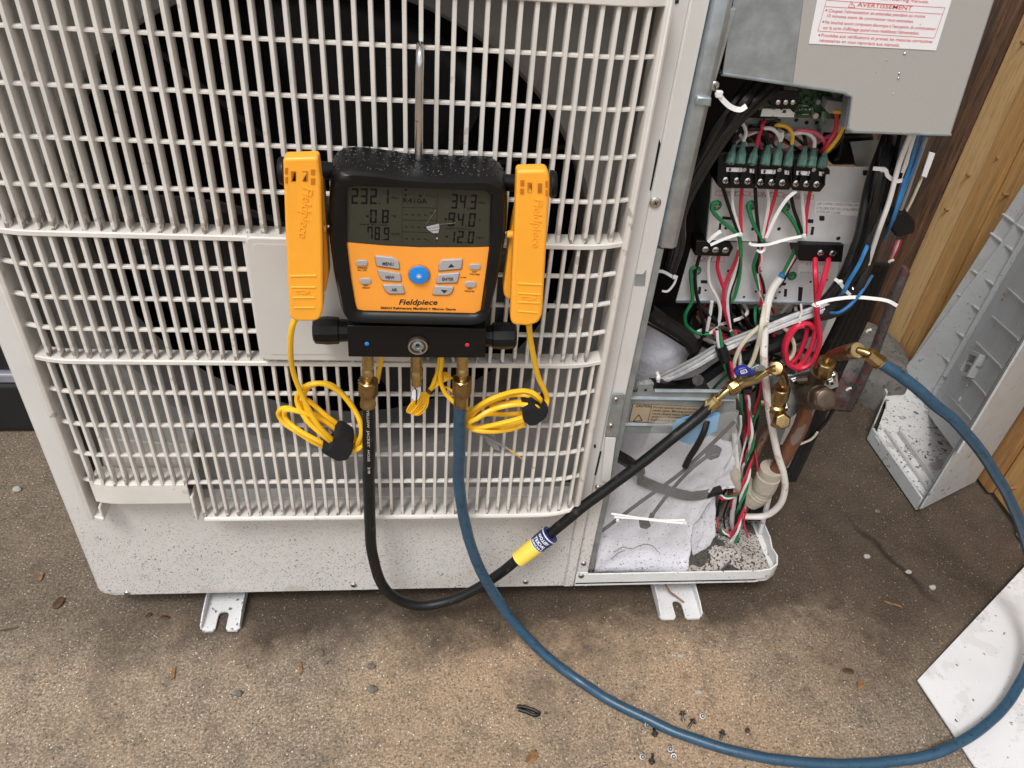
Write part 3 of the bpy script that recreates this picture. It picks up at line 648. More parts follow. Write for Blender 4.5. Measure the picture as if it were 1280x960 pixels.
for p in ([(172,762),(218,766),(217,780),(170,776)], [(156,797),(168,797),(165,830),(152,830)], [(597,776),(628,778),(626,796),(592,794)], [(618,814),(632,815),(626,855),(612,854)]):
    part('slot', slab([k4(*t) for t in p], Yp-.0004, .0004), M['dark'], pa, smooth=0)
cl = part('conductor_label', slab(rnd([k4(637,685), k4(872,697), k4(864,762), k4(628,746)], 3), Yp-.0006, .0004), M['white'], pa, smooth=0)
mb = MB()
for s, p, q_ in (("USE COPPER CONDUCTORS ONLY", (645,704), (862,713)), ("UTILISER DES FILS D'ALIMENT-", (640,726), (858,736)), ("ATION EN CUIVRE.", (640,744), (762,751))): text(mb, s, k4(*p), k4(*q_), 12/4, Yp-.0009)
part('printed_text', mb, M['greyink'], cl, smooth=0)
fr_ = MB(); wr = MB()
for x0, x1, y, s in ((135,310,635,'UNIT  A'),(310,478,640,'UNIT  B'),(478,632,652,'UNIT  C')):
    c4 = [k4(x0+3,y), k4(x1-3,y+4), k4(x1-5,y+24), k4(x0,y+21)]
    for i in range(4): line(fr_, c4[i], c4[(i+1) % 4], .45, Yp-.0004)
    text(wr, s, k4(x0+38,y+20), k4(x1-28,y+22), 4, Yp-.0004)
part('label_frame', fr_, M['red_ink'], pa, smooth=0); part('unit_lettering', wr, M['greyink'], pa, smooth=0)
# ---- terminal blocks with crimped sleeves, number strips and screws
def tblock(c, nums, scr, slv, parent=unit):
    """c: outline in k4 coordinates; a three-way barrier block"""
    tb = U('terminal_block', slab([k4(*p) for p in c], .072, .028), 'black', bevel=.0012)
    for (x, y, w_, s) in nums:
        q_ = part('number_strip', slab([k4(x-w_,y-10), k4(x+w_,y-8), k4(x+w_-1,y+12), k4(x-w_,y+10)], .0714, .0006), M['white'], tb, smooth=0)
        mb = MB(); n_ = len(s)
        for i, ch in enumerate(s): xx = x+(0 if n_ == 1 else (-w_*.6+1.2*w_*i)); text(mb, ch, k4(xx-5,y+8), k4(xx+5,y+8), 4.0, .0712, bold=.0)
        part('numbers', mb, M['ink'], q_, smooth=0)
    for x, y in scr:
        P = A(*k4(x, y), Y=.0715); so = part('terminal_screw', MB().lathe([(0,.0040),(.0012,.0040),(.002,.003),(.0022,.001)], P, (0,-1,0), 12), M['steel'], tb)
        q_ = P+Vector((0,-.0024,0)); mb = MB(); mb.box(q_.x-.003,q_.x+.003,q_.y,q_.y+.0003,q_.z-.0005,q_.z+.0005); mb.box(q_.x-.0005,q_.x+.0005,q_.y-.0001,q_.y+.0002,q_.z-.0025,q_.z+.0025); part('drive', mb, M['dark'], so, smooth=0)
        part('clamp_washer', slab([k4(x-18,y+8), k4(x-8,y+16), k4(x+12,y+18), k4(x+16,y+8), k4(x+10,y-2), k4(x-10,y-4)], .0722, .001), M['steel'], tb, smooth=0)
    for x0, y0, x1, y1 in slv:   # translucent green push-on sleeves
        pa_, pb = A(*k4(x0, y0), Y=.078), A(*k4(x1, y1), Y=.066); ax = (pb-pa_); L_ = ax.length
        part('sleeve', MB().lathe([(0,.0023),(L_*.30,.0028),(L_*.42,.0040),(L_*.52,.0050),(L_*.96,.0053),(L_,.0046)], pa_, ax, 8), M['teal'], tb, smooth=20)
    # barriers between the poles
    return tb
tbA = tblock([(150,448),(188,440),(340,452),(352,470),(350,600),(330,625),(160,622),(142,600)], [(232,528,40,'12'),(320,534,11,'3')], [(188,580),(244,582),(298,584)], [(232,398,208,498),(278,385,262,500),(342,410,316,502)])
tbB = tblock([(352,462),(520,470),(526,490),(522,610),(505,632),(350,626)], [(402,538,36,'12'),(495,542,11,'3')], [(362,588),(418,590),(470,592)], [(404,400,384,505),(462,385,442,508),(520,400,496,512)])
tbC = tblock([(528,470),(690,470),(694,520),(710,528),(708,548),(692,552),(686,610),(660,642),(524,634)], [(576,545,34,'12'),(668,549,12,'3')], [(540,596),(592,598),(642,600)], [(590,405,566,512),(632,415,616,515),(690,420,668,518)])
for tb, xs_ in ((tbA,(218,270,340)), (tbB,(392,445,518)), (tbC,(568,617,684))):
    mb = MB()
    for x in xs_: mb.extr([A(*k4(x-3,558),Y=.066), A(*k4(x+3,558),Y=.066), A(*k4(x+2,606),Y=.066), A(*k4(x-4,606),Y=.066)], (0,.008,0))
    part('barrier', mb, M['black'], tb, smooth=0)
    P = A(*k4(xs_[1]+10,527), Y=.0712); part('screw', MB().lathe([(0,.0026),(.0015,.0024),(.0018,.001)], P, (0,-1,0), 10), M['steel'], tb)
# ---- lower terminal plate
Yl = .122
k6 = Z(6, 840, 280); k8 = Z(4, 800, 280)
pb = U('lower_terminal_plate', slab([(866,302),(1052,305),(1041,380),(845,376.5)], Yl, .0015), 'plated', smooth=0)
part('bottom_lip', slab([(845,376),(1041,379.5),(1041,381.5),(845,378.5)], Yl-.003, .004), M['galv'], pb, smooth=0)
for p in ([(218,422),(292,424),(288,446),(216,444)], [(200,472),(220,472),(214,526),(194,526)], [(843,488),(864,488),(860,545),(838,545)], [(950,472),(982,476),(972,580),(945,576)], [(822,440),(858,442),(850,462),(815,460)]):
    part('slot', slab([k6(*t) for t in p], Yl-.0004, .0004), M['dark'], pb, smooth=0)
for x, y in ((252,498),(422,352),(540,548),(628,508),(808,512),(664,355),(778,556),(1040,435),(1160,420),(1115,440)):
    P = A(*k6(x, y), Y=Yl-.0004); part('hole', MB().lathe([(0,.0016),(.0004,.0016)], P, (0,1,0), 10), M['dark'], pb, smooth=0)
tbD = U('terminal_block', slab([k6(180,125), k6(440,140), k6(462,180), k6(430,245), k6(170,238)], .100, .022), 'black', bevel=.001)
tbL = U('terminal_block', slab([k8(790,150), k8(800,100), k8(1020,108), k8(1010,192), k8(795,185)], .092, .03), 'black', bevel=.001)
for tb, pts_, Y_ in ((tbD, [k6(250,188), k6(325,192), k6(400,194)], .0995), (tbL, [k8(902,142), k8(962,145)], .0915)):
    for p in pts_:
        P = A(*p, Y=Y_); so = part('terminal_screw', MB().lathe([(0,.0042),(.0012,.0042),(.002,.003),(.0022,.001)], P, (0,-1,0), 12), M['steel'], tb)
        q_ = P+Vector((0,-.0024,0)); mb = MB(); mb.box(q_.x-.003,q_.x+.003,q_.y,q_.y+.0003,q_.z-.0005,q_.z+.0005); part('drive', mb, M['dark'], so, smooth=0)
wr = MB(); text(wr, "UNIT  D", k6(205,277), k6(360,279), 4, Yl-.0004); text(wr, "L1", k8(832,206), k8(852,206), 3.0, Yl-.0008); text(wr, "L2", k8(898,207), k8(918,207), 3.0, Yl-.0008); text(wr, "ROUTE DE ALIM.", k8(800,248), k8(905,250), 2.4, Yl-.0008)
fr_ = MB(); c4 = [k6(170,245), k6(395,250), k6(390,286), k6(165,280)]
for i in range(4): line(fr_, c4[i], c4[(i+1) % 4], .45, Yl-.0004)
part('label_frame', fr_, M['red_ink'], pb, smooth=0)
q_ = part('supply_label', slab([k8(792,194), k8(935,200), k8(930,254), k8(790,250)], Yl-.0006, .0004), M['white'], pb, smooth=0); part('unit_lettering', wr, M['greyink'], pb, smooth=0)
# green earth screws
for p, Y_ in ((k4(142,706), Yp), (k4(315,706), Yp), (k4(485,716), Yp), (k6(185,348), Yl), (k6(898,388), Yl)):
    P = A(*p, Y=Y_); o = U('earth_screw', MB().lathe([(0,.0062),(.001,.0062),(.0025,.0054),(.003,.003)], P, (0,-1,0), 14), 'cogreen')
    q_ = P+Vector((0,-.0032,0)); mb = MB(); mb.box(q_.x-.0032,q_.x+.0032,q_.y,q_.y+.0003,q_.z-.0006,q_.z+.0006); mb.box(q_.x-.0006,q_.x+.0006,q_.y-.0001,q_.y+.0002,q_.z-.0032,q_.z+.0032); part('drive', mb, M['zinc'], o, smooth=0)
# ---- cross bracket with caution label
kb = Z(5.336, 740, 480)
Yb = .02
cb = U('cross_bracket', slab([kb(250,55), kb(300,58), kb(310,12), kb(405,12), kb(415,55), kb(960,55), kb(960,330), kb(190,330)], Yb, .0015), 'galvd', smooth=0)
for (x0, y0, x1, y1, w_) in ((255,92,950,105,2.6),(215,268,800,276,2.6),(415,45,950,48,1.6)):
    P, Q = A(*kb(x0, y0), Y=Yb), A(*kb(x1, y1), Y=Yb); part('pressed_rib', MB().tube([P, (P+Q)/2, Q], .0026, 8, 1), M['galv'], cb)
P = A(*kb(358,42), Y=Yb-.0004); part('hole', MB().lathe([(0,.002),(.0004,.002)], P, (0,1,0), 10), M['dark'], cb, smooth=0)
lab = part('caution_label', slab([kb(275,128), kb(725,150), kb(720,282), kb(245,252)], Yb-.0006, .0004), M['amber'], cb, smooth=0)
mb = MB()
c4 = [kb(275,130), kb(725,152), kb(718,280), kb(247,250)]
for i in range(4): line(mb, c4[i], c4[(i+1) % 4], .5, Yb-.0009)
line(mb, kb(400,136), kb(372,256), .5, Yb-.0009)
text(mb, "CAUTION", kb(290,152), kb(395,158), 3, Yb-.0009, bold=.03)
for r_ in range(5):
    y = 160+r_*21; text(mb, ["Do not operate with the service", "panel open. Moving parts can", "cause severe injury. Keep hands", "away and disconnect the power", "before any service is done."][r_], kb(408-r_*4, y), kb(700+6*r_, y+14), 2.4, Yb-.0009, bold=.01)
for a, b_ in (((275,248),(312,205)),((312,205),(335,245)),((335,245),(275,248))): line(mb, kb(*a), kb(*b_), .8, Yb-.0009)
part('printed_text', mb, M['ink'], lab, smooth=0)
ep = U('bracket_end_plate', slab(rnd([kb(140,68), kb(222,70), kb(175,355), kb(85,352)], 2.5), -.0028, .0022), 'galvd', smooth=0, bevel=.0006)
for p in ((158,104),(125,278)): screw_head(*kb(*p), -.0028, .0042)
sp2 = U('edge_plate', slab(rnd([kb(90,358), kb(160,360), kb(120,660), kb(60,650)], 2.0), -.0026, .002), 'cream', smooth=0, bevel=.0005)
screw_head(*kb(42,690), -.002, .0045); screw_head(*kb(100,662), .004, .0042)
U('pan_end_tab', slab([(722,716),(735,716),(741,728),(733,733),(722,731)], .0002, .004), 'foot', bevel=.0008); screw_head(726.5, 719.5, .0, .0045)
# ---- felt blankets round the compressor
def sheet(nm, pts, Y, depth, m, amp=.006, th=.006, parent=unit, fr=14, yaw=0, kind=None):
    """bulging blanket: outline in the photo at depth Y, rounded away from the viewer at its sides"""
    P = [A(x, y, Y=Y) for x, y in pts]; xs_ = [p.x for p in P]; zs = [p.z for p in P]; x0, x1, z0, z1 = min(xs_), max(xs_), min(zs), max(zs)
    poly = [(p.x, p.z) for p in P]; c = (sum(p[0] for p in poly)/len(poly), sum(p[1] for p in poly)/len(poly)); n_ = 72; ring_ = polar(poly, c, n_); K = 14; vs = []; fs = []
    for j in range(K+1):
        s_ = j/K
        for i in range(n_):
            x = c[0]+(ring_[i][0]-c[0])*s_; z = c[1]+(ring_[i][1]-c[1])*s_
            vs.append((x, Y+depth*((x-c[0])/max(.01, (x1-x0)/2))**2+yaw*(x-c[0])+amp*noise.noise(Vector((x*fr, z*fr, Y*9)))+.35*amp*noise.noise(Vector((x*fr*4, z*fr*4, 2))), z))
    for j in range(K):
        for i in range(n_): fs.append((j*n_+i, j*n_+(i+1) % n_, (j+1)*n_+(i+1) % n_, (j+1)*n_+i))
    mb = MB().add(vs, fs); o = part(nm, mb, M[m], parent, smooth=70)
    bm = bmesh.new(); bm.from_mesh(o.data); bmesh.ops.remove_doubles(bm, verts=bm.verts, dist=1e-6); bm.to_mesh(o.data); bm.free()
    if th: so = o.modifiers.new('solid', 'SOLIDIFY'); so.thickness = th; so.offset = 0
    return o
sheet('compressor_blanket', [(803,404),(830,414),(856,432),(866,438),(862,452),(850,470),(835,480),(790,492),(780,480)], .10, .02, 'felt', yaw=.10)
sheet('compressor_blanket', [(865,425),(900,418),(960,420),(958,480),(940,500),(850,500),(840,480)], .17, .02, 'felt')
def sheet3(nm, pts, m, amp=.004, th=.004, fr=20, parent=unit, label=None):
    P = [AP(p) for p in pts]; B = []
    for i in range(len(P)):
        a, b_ = P[i], P[(i+1) % len(P)]
        for k in range(8): B.append(a.lerp(b_, k/8)+Vector((.0012*noise.noise(a*300+Vector((k,0,0))), 0, .0014*noise.noise(b_*300+Vector((0,k,0))))))
    c_ = sum(B, Vector())/len(B); n_ = len(B); K = 16; vs = [c_]; fs = []
    for j in range(1, K+1):
        for p in B:
            q = c_.lerp(p, j/K); vs.append(q+Vector((0, amp*noise.noise(q*fr)+.4*amp*noise.noise(q*fr*4+Vector((3,3,3))), 0)))
    fs += [(0, 1+k, 1+(k+1) % n_) for k in range(n_)]+[(1+j*n_+k, 1+j*n_+(k+1) % n_, 1+(j+1)*n_+(k+1) % n_, 1+(j+1)*n_+k) for j in range(K-1) for k in range(n_)]
    o = part(nm, MB().add(vs, fs), M[m], parent, smooth=70)
    if th: so = o.modifiers.new('solid', 'SOLIDIFY'); so.thickness = th; so.offset = 0
    return o
sheet3('compressor_blanket', [(765,528,.085),(870,538,.09),(940,560,.095),(935,606,.085),(895,612,.07),(866,662,.045),(858,718,.013),(742,714,.013),(750,640,.045)], 'felt', amp=.009)
sheet3('compressor_blanket', [(862,664,.047),(880,630,.075),(893,617,.085),(894,668,.062),(886,682,.052),(866,702,.034)], 'felt', amp=.003)
# grey sill of the sound panel and the torn edge above the blankets
U('sound_panel', slab([(812,384),(965,386),(965,422),(868,425),(806,410)], .175, .01), 'fan', smooth=0)
cr_ = MB()
for pl_ in ([(768,690,.020),(778,684,.021),(790,686,.021),(803,681,.023),(815,682,.023),(823,690,.020)], [(764,699,.017),(772,692,.019),(781,688,.020)]): cr_.tube([AP((x, y, d-.0065)) for x, y, d in pl_], .0007, 5, 4)
U('felt_crack', cr_, 'dust', kind='stuff')
hn = empty('wire_tangle', A(985, 420, Y=.15), "tangle of thin dark and coloured wires in the shade under the lower terminal plate", 'wiring')
rr_ = random.Random(5)
for i in range(26):
    x0, y0 = rr_.uniform(860, 1045), rr_.uniform(372, 392); x1, y1 = rr_.uniform(880, 1020), rr_.uniform(440, 500); d_ = rr_.uniform(.105, .17)
    pts_ = [(x0, y0, d_+.02), (x0+rr_.uniform(-18,18), y0+20, d_), ((x0+x1)/2+rr_.uniform(-45,45), (y0+y1)/2+rr_.uniform(-8,14), d_-.01), (x1+rr_.uniform(-20,20), y1-15, d_), (x1, y1, d_+.02)]
    part('strand', MB().tube([AP(p) for p in pts_], rr_.choice((.0016,.002,.0024,.0042)), 6, 6), M[rr_.choice(('coblack','coblack','coblack','hoseb','cogrey','cowhite','cogreen','cored','woodd'))], hn)
for i in range(12):
    x0, y0 = rr_.uniform(905, 945), rr_.uniform(480, 520); x1, y1 = rr_.uniform(895, 935), rr_.uniform(630, 690); d_ = rr_.uniform(.075, .11)
    pts_ = [(x0, y0, d_), ((x0+x1)/2+rr_.uniform(-14,18), (y0+y1)/2, d_), (x1+rr_.uniform(-8,8), y1-25, d_), (x1, y1, d_)]
    part('strand', MB().tube([AP(p) for p in pts_], rr_.choice((.0014,.002,.0026,.004)), 6, 6), M[rr_.choice(('coblack','coblack','hoseb','cogreen','cowhite','cored'))], hn)
for i in range(10):
    x0, y0 = rr_.uniform(905, 960), rr_.uniform(155, 168); x1 = rr_.uniform(905, 1035); d_ = rr_.uniform(.085, .098)
    part('strand', MB().tube([AP((x0, y0, d_)), AP((x0+rr_.uniform(5,30), y0-rr_.uniform(0,6), d_-.01)), AP(((x0+x1)/2, rr_.uniform(158,180), d_-.006)), AP((x1, rr_.uniform(178,195), d_))], rr_.choice((.0014,.0018,.0022)), 6, 6), M[rr_.choice(('coblack','coblack','cogrey','cowhite','copink','woodd'))], hn)
# ------------------------------------------------------------------ wires, cables, ties
def wire(name, pts, r, m, label, cat='wire', group=None, n=7, sm=6):
    """cable through points (photo x, y, depth)"""
    return thing(name, MB().tube([AP(p) for p in pts], r, n, sm), M[m], label, cat, group)
def P4(l, Y): return [(*k4(x, y), Y if len(t) == 0 else t[0]) for x, y, *t in l]
def P8(l, Y): return [(*k8(x, y), Y if len(t) == 0 else t[0]) for x, y, *t in l]
def P6(l, Y): return [(*k6(x, y), Y if len(t) == 0 else t[0]) for x, y, *t in l]
kv = Z(6, 870, 440); kn = Z(4.8, 880, 400)
def PV(l, Y): return [(*kv(x, y), Y if len(t) == 0 else t[0]) for x, y, *t in l]
def PN(l, Y): return [(*kn(x, y), Y if len(t) == 0 else t[0]) for x, y, *t in l]
# leads on the push-on sleeves (upper side)
rw = .0021
up_w = [("black", [(232,398),(225,375),(262,330),(260,265,.085)], 'coblack', "black lead rising from the first sleeve of the left terminal block"),
 ("white", [(278,385),(290,340),(275,300),(262,285,.085)], 'cowhite', "white lead curling up from the second sleeve of the left terminal block"),
 ("red", [(342,410),(355,360),(375,300),(382,280,.085)], 'cored', "short red lead leaning right from the third sleeve of the left terminal block"),
 ("black", [(404,400),(400,372),(370,330),(300,325),(240,360,.095)], 'coblack', "black lead bending left from the first sleeve of the middle terminal block"),
 ("white", [(462,385),(450,350),(420,325),(385,322),(350,335,.09)], 'cowhite', "white lead arching left from the second sleeve of the middle terminal block"),
 ("yellow", [(520,400),(522,350),(495,315),(450,305),(410,310,.09)], 'coyellow', "yellow lead arching left from the third sleeve of the middle terminal block"),
 ("black", [(590,405),(585,375),(575,345,.09)], 'coblack', "short black lead above the first sleeve of the right terminal block"),
 ("white", [(632,415),(630,375),(590,345),(530,348),(465,360,.09)], 'cowhite', "white lead arching left from the second sleeve of the right terminal block"),
 ("pink", [(690,420),(675,375),(630,340),(560,332),(490,345,.09)], 'copink', "pink lead arching left from the third sleeve of the right terminal block")]
for c_, pts_, m_, l_ in up_w: wire('lead_wire', P4(pts_, .076), rw, m_, l_, group='leads on the terminal sleeves')
wire('lead_wire', P4([(738,232),(745,290),(730,350),(690,410),(660,440,.085)], .07), .0024, 'cored', "red wire dropping from the pale board connector")
wire('lead_wire', P4([(772,232),(780,290),(755,360),(705,425),(670,450,.09)], .068), .0024, 'coyellow', "yellow wire curving down from the pale board connector")
wire('lead_wire', P4([(795,240),(785,300),(760,380),(700,440,.1)], .074), .0020, 'woodd', "brown wire behind the yellow one under the board connector")
wire('lead_wire', P4([(680,235),(675,280),(660,340,.09)], .07), .003, 'teal', "teal capped wire hanging off the left of the board connector")
wire('lead_wire', P4([(468,340),(470,360),(460,385)], .074), .0024, 'cowhite', "white stub beside the yellow arch over the middle terminal block")
wire('lead_wire', P4([(165,440),(200,425),(300,405),(400,395),(440,372)], .092), .0022, 'cogrey', "grey wire running behind the green sleeves")
wire('lead_wire', P4([(350,335),(300,330),(230,370),(190,390)], .096), .0016, 'cogrey', "thin grey wire looped behind the left terminal block")
wire('lead_wire', P4([(740,345),(640,390),(560,420),(470,435)], .094), .0022, 'copink', "pink wire crossing behind the right terminal block")
wire('lead_wire', P4([(125,385),(150,440),(185,440)], .085), .0022, 'cogrey', "grey wire end poking out left of the terminal blocks")
# field wires below the blocks
fw = [("black", [(168,600),(200,700),(235,800),(258,850)], 'coblack', "black field wire under pole 1 of the left terminal block"),
 ("white", [(222,602),(222,700),(240,780),(262,845)], 'cowhite', "white field wire under pole 2 of the left terminal block"),
 ("red", [(272,604),(264,700),(264,800),(267,850)], 'cored', "red field wire under pole 3 of the left terminal block"),
 ("green", [(152,690),(122,700),(128,740),(180,795),(240,842),(260,880),(264,960)], 'cogreen', "green earth wire hooked on the left earth screw of the upper plate"),
 ("black", [(336,620),(342,730),(352,830),(358,900)], 'coblack', "black field wire under pole 1 of the middle terminal block"),
 ("white", [(394,612),(402,700),(385,800),(368,880)], 'cowhite', "white field wire under pole 2 of the middle terminal block"),
 ("red", [(446,612),(425,700),(396,790),(382,870)], 'cored', "red field wire under pole 3 of the middle terminal block"),
 ("green", [(318,690),(302,708),(320,780),(355,850),(380,890)], 'cogreen', "green earth wire hooked on the middle earth screw of the upper plate"),
 ("black", [(515,660),(530,730),(555,800),(572,860)], 'coblack', "black field wire under pole 1 of the right terminal block"),
 ("white", [(568,614),(572,700),(580,790),(584,870)], 'cowhite', "white field wire under pole 2 of the right terminal block"),
 ("red", [(616,612),(600,700),(590,780),(588,860)], 'cored', "red field wire under pole 3 of the right terminal block"),
 ("green", [(485,700),(475,725),(510,765),(545,825),(560,870)], 'cogreen', "green earth wire hooked on the right earth screw of the upper plate")]
for c_, pts_, m_, l_ in fw: wire('field_wire', P4(pts_, .086), .0022 if c_ != 'green' else .0025, m_, l_, group='field wires on the upper terminal plate')
# left bundle continuing over the lower plate
for m_, pts_, l_ in (('cored', [(520,20),(500,200),(470,300),(420,400),(390,500),(385,600),(410,700),(440,800)], "red wire of the left bundle swinging across the lower plate"),
  ('cogreen', [(505,90),(515,220),(505,400),(470,540),(438,585)], "green wire of the left bundle bowing over the lower plate"),
  ('coblack', [(500,80),(505,220),(480,380),(440,500),(430,585),(450,740),(455,850)], "black wire of the left bundle crossing the lower plate"),
  ('cowhite', [(498,100),(500,260),(460,400),(425,520),(418,640),(440,800)], "white wire of the left bundle crossing the lower plate"),
  ('cored', [(355,225),(340,320),(365,420),(392,490)], "red wire dropping from the last screw of the lower left block"),
  ('coblack', [(218,205),(190,300),(172,390),(190,560),(240,650),(320,710),(345,770)], "black wire from the first screw of the lower left block"),
  ('cowhite', [(300,205),(272,290),(280,440),(330,540),(362,640),(340,770),(280,825)], "white wire sagging from the second screw of the lower left block"),
  ('cogreen', [(180,322),(140,350),(150,480),(150,580),(100,680),(110,760),(180,815),(260,825),(320,815)], "green earth wire looping down from the lower left earth screw"),
  ('cowhite', [(300,580),(285,680),(262,800)], "short white wire end under the lower plate"),
  ('coblack', [(200,620),(240,760),(215,880),(180,960)], "black wire hanging into the compartment left of the white stub")):
    wire('field_wire', P6(pts_, .108), .0024, m_, l_, group='field wires over the lower terminal plate')
for m_, pts_, l_ in (('coblack', [(655,130),(650,230),(640,330),(680,450),(690,520)], "black wire of the middle bundle over the lower plate"),
  ('cogreen', [(690,110),(640,230),(612,330),(650,470),(690,580)], "green wire of the middle bundle over the lower plate"),
  ('cored', [(680,120),(660,250),(650,380),(670,520),(665,660)], "red wire of the middle bundle over the lower plate"),
  ('cowhite', [(650,140),(670,260),(650,330),(655,480),(690,600)], "white wire of the middle bundle over the lower plate"),
  ('cogreen', [(960,80),(920,200),(870,300),(830,385)], "green wire running down into the white jacketed cable"),
  ('cowhite', [(975,90),(935,200),(880,310),(838,385)], "white wire running down into the white jacketed cable"),
  ('cored', [(1000,60),(975,160),(920,260),(850,370)], "red wire running down into the white jacketed cable"),
  ('coblack', [(990,90),(960,200),(890,310),(840,410),(800,470)], "black wire running down into the white jacketed cable")):
    wire('field_wire', P6(pts_, .106), .0024, m_, l_, group='field wires over the lower terminal plate')
thing('tape_wrap', MB().tube([AP((*k6(835,370),.104)), AP((*k6(818,395),.104))], .004, 10, 1), M['coblue'], "bit of blue tape at the mouth of the white jacketed cable", 'tape')
# twisted three-colour cables going down to the pan
def twisted(name, path, cols, r, R_, pitch, label):
    t = empty(name, AP(path[-1]), label, 'cable', 'twisted control cables')
    P = spline([AP(p) for p in path], 14); s_ = 0; n_ = len(cols); paths = [[] for _ in cols]
    for i, p in enumerate(P):
        if i: s_ += (P[i]-P[i-1]).length
        tg = (P[min(i+1, len(P)-1)]-P[max(0, i-1)]).normalized(); e1 = tg.cross(Vector((0,1,0))).normalized(); e2 = tg.cross(e1)
        for k in range(n_):
            a = 2*math.pi*(s_/pitch+k/n_); jt = 1+.55*noise.noise(Vector((s_*26, k*3.1, n_)))
            paths[k].append(p+e1*R_*jt*math.cos(a)+e2*R_*jt*math.sin(a))
    for k in range(n_): part('strand', MB().tube(paths[k], r, 7, 1), M[cols[k]], t)
    return t
four = ['cogreen','cowhite','cored','coblack']
twisted('twisted_cable', [(*kn(75,60),.075), (*kn(100,140),.07), (*kn(140,260),.062), (*kn(165,330),.062), (*kn(215,450),.072), (*kn(265,600),.072), (*kn(290,740),.072), (935,580,.072), (931,610,.07), (924,645,.065), (917,686,.062)], four, .0021, .0032, .10, "twisted green white and red cable passing behind the blue valve handle to the pan")
twisted('twisted_cable', [(*k6(455,800),.095), (*kn(200,210),.085), (*kn(245,420),.085), (*kn(275,620),.08), (*kn(280,760),.076), (931,592,.076), (926,640,.07), (914,678,.066)], ['cored','cogreen','cowhite'], .0021, .003, .085, "twisted red green and white cable running just right of the blue handle cable")
twisted('twisted_cable', [(*k6(675,640),.09), (*kn(330,300),.08), (*kn(325,480),.082), (*kn(300,640),.084), (936,575,.08), (928,620,.078), (921,660,.07), (912,683,.066)], ['cored','coblack','cogreen'], .0020, .0028, .11, "twisted red black and green cable close left of the pink-stained white cable")
twisted('twisted_cable', [(893,616,.09), (905,622,.085), (921,617,.08), (930,605,.08)], ['cored','cogreen','cowhite'], .0016, .0022, .04, "short twisted cable crossing sideways behind the main bundle")
twisted('twisted_cable', [(894,650,.075), (903,665,.07), (912,668,.07), (917,680,.068)], ['cored','cowhite','cogreen'], .0016, .0022, .04, "short twisted cable end lying at the back of the dirty pan")
thing('tape_wrap', MB().tube([AP((*kn(100,160),.069)), AP((*kn(130,245),.062))], .0075, 10, 2), M['hoseb'], "black tape wrapped round a twisted cable left of the cream loop", 'tape')
# white jacketed cable with pink stains
wire('jacketed_cable', [(*k6(815,400),.104), (*k6(740,520),.10), (*k6(700,700),.085), (*k6(690,900),.07), (*kn(360,250),.060), (*kn(375,420),.058), (*kn(400,600),.06), (*kn(440,800),.06), (979,590,.06), (981,612,.062), (974,632,.066), (955,645,.075), (925,645,.085)], .0051, 'jacket', "thick white jacketed cable with pink stains curving down to the pan", 'cable', n=10)
wire('cream_wire', P8([(640,500,.08),(610,505),(550,555),(500,620),(472,690),(468,735)], .07), .0028, 'cream_wire', "cream wire bowing out left of the white cable to the blue handle")
wire('cream_wire', P8([(625,400,.09),(608,500),(590,600),(565,680),(540,725)], .066), .0030, 'cream_wire', "straight cream wire running beside the left of the white cable")
wire('cream_wire', P8([(650,505,.09),(700,508),(745,545),(770,600),(765,650),(735,690)], .08), .0026, 'cream_wire', "cream wire looping behind the coil of red cable")
# red supply cables with coil
wire('supply_cable', P8([(874,170,.094),(876,195,.088),(878,260),(882,350),(885,420),(880,520),(850,630),(800,705),(760,712),(725,670),(722,610),(750,540),(800,502),(845,500),(868,520)], .075), .0035, 'cored', "red supply cable from terminal L1 coiled into a loop", 'cable', 'red supply cables')
wire('supply_cable', P8([(942,172,.094),(938,198,.086),(918,280),(890,370),(882,430),(895,520),(896,600),(860,690),(800,722),(745,700),(728,650),(735,590),(780,520),(820,508)], .07), .0035, 'cored', "red supply cable from terminal L2 coiled with the first", 'cable', 'red supply cables')
wire('supply_cable', P8([(835,525),(820,590),(790,660),(760,690)], .082), .0032, 'cored', "hidden red cable end slanting across the inside of the coil", 'cable', 'red supply cables')
# cable ties
def tie(pts, w_, label, hd=None, m='tie'):
    """flat nylon strap along points, with a head block"""
    P = spline([AP(p) for p in pts], 8); mb = MB(); V = []
    for i, p in enumerate(P):
        tg = (P[min(i+1, len(P)-1)]-P[max(0, i-1)]).normalized(); view = (CO-AP(pts[len(pts)//2])).normalized(); wd = tg.cross(view).normalized(); nn = wd.cross(tg)
        V += [p+wd*w_/2+nn*.0006, p-wd*w_/2+nn*.0006, p-wd*w_/2-nn*.0006, p+wd*w_/2-nn*.0006]
    L_ = len(P); mb.add(V, [(i*4+k, i*4+(k+1) % 4, i*4+4+(k+1) % 4, i*4+4+k) for i in range(L_-1) for k in range(4)]+[(0,1,2,3), (L_*4-4, L_*4-3, L_*4-2, L_*4-1)])
    o = thing('cable_tie', mb, M[m], label, 'cable tie', 'nylon cable ties', smooth=30)
    if hd is not None:
        h = AP(hd); s_ = w_*.62
        b2 = MB().box(h.x-s_, h.x+s_, h.y-s_*.8, h.y+s_*.8, h.z-s_, h.z+s_); b2.v = [v-o.location for v in b2.v]
        me_o = part('head', b2, M[m], None, bevel=.0006); me_o.parent = o
    return o
tie(P4([(112,905),(180,875),(240,855),(268,850)], .078), .0034, "white cable tie strapped round the left wire bundle, tail to lower left", (*k4(262,852),.078))
tie(P4([(100,890),(130,860),(165,835)], .082), .004, "greyish cable tie tail poking up at the lower left of the upper plate")
tie(P4([(305,895),(330,905),(400,902),(500,875),(590,858)], .078), .0034, "long white cable tie stretching between the middle and right bundles", (*k4(580,858),.076))
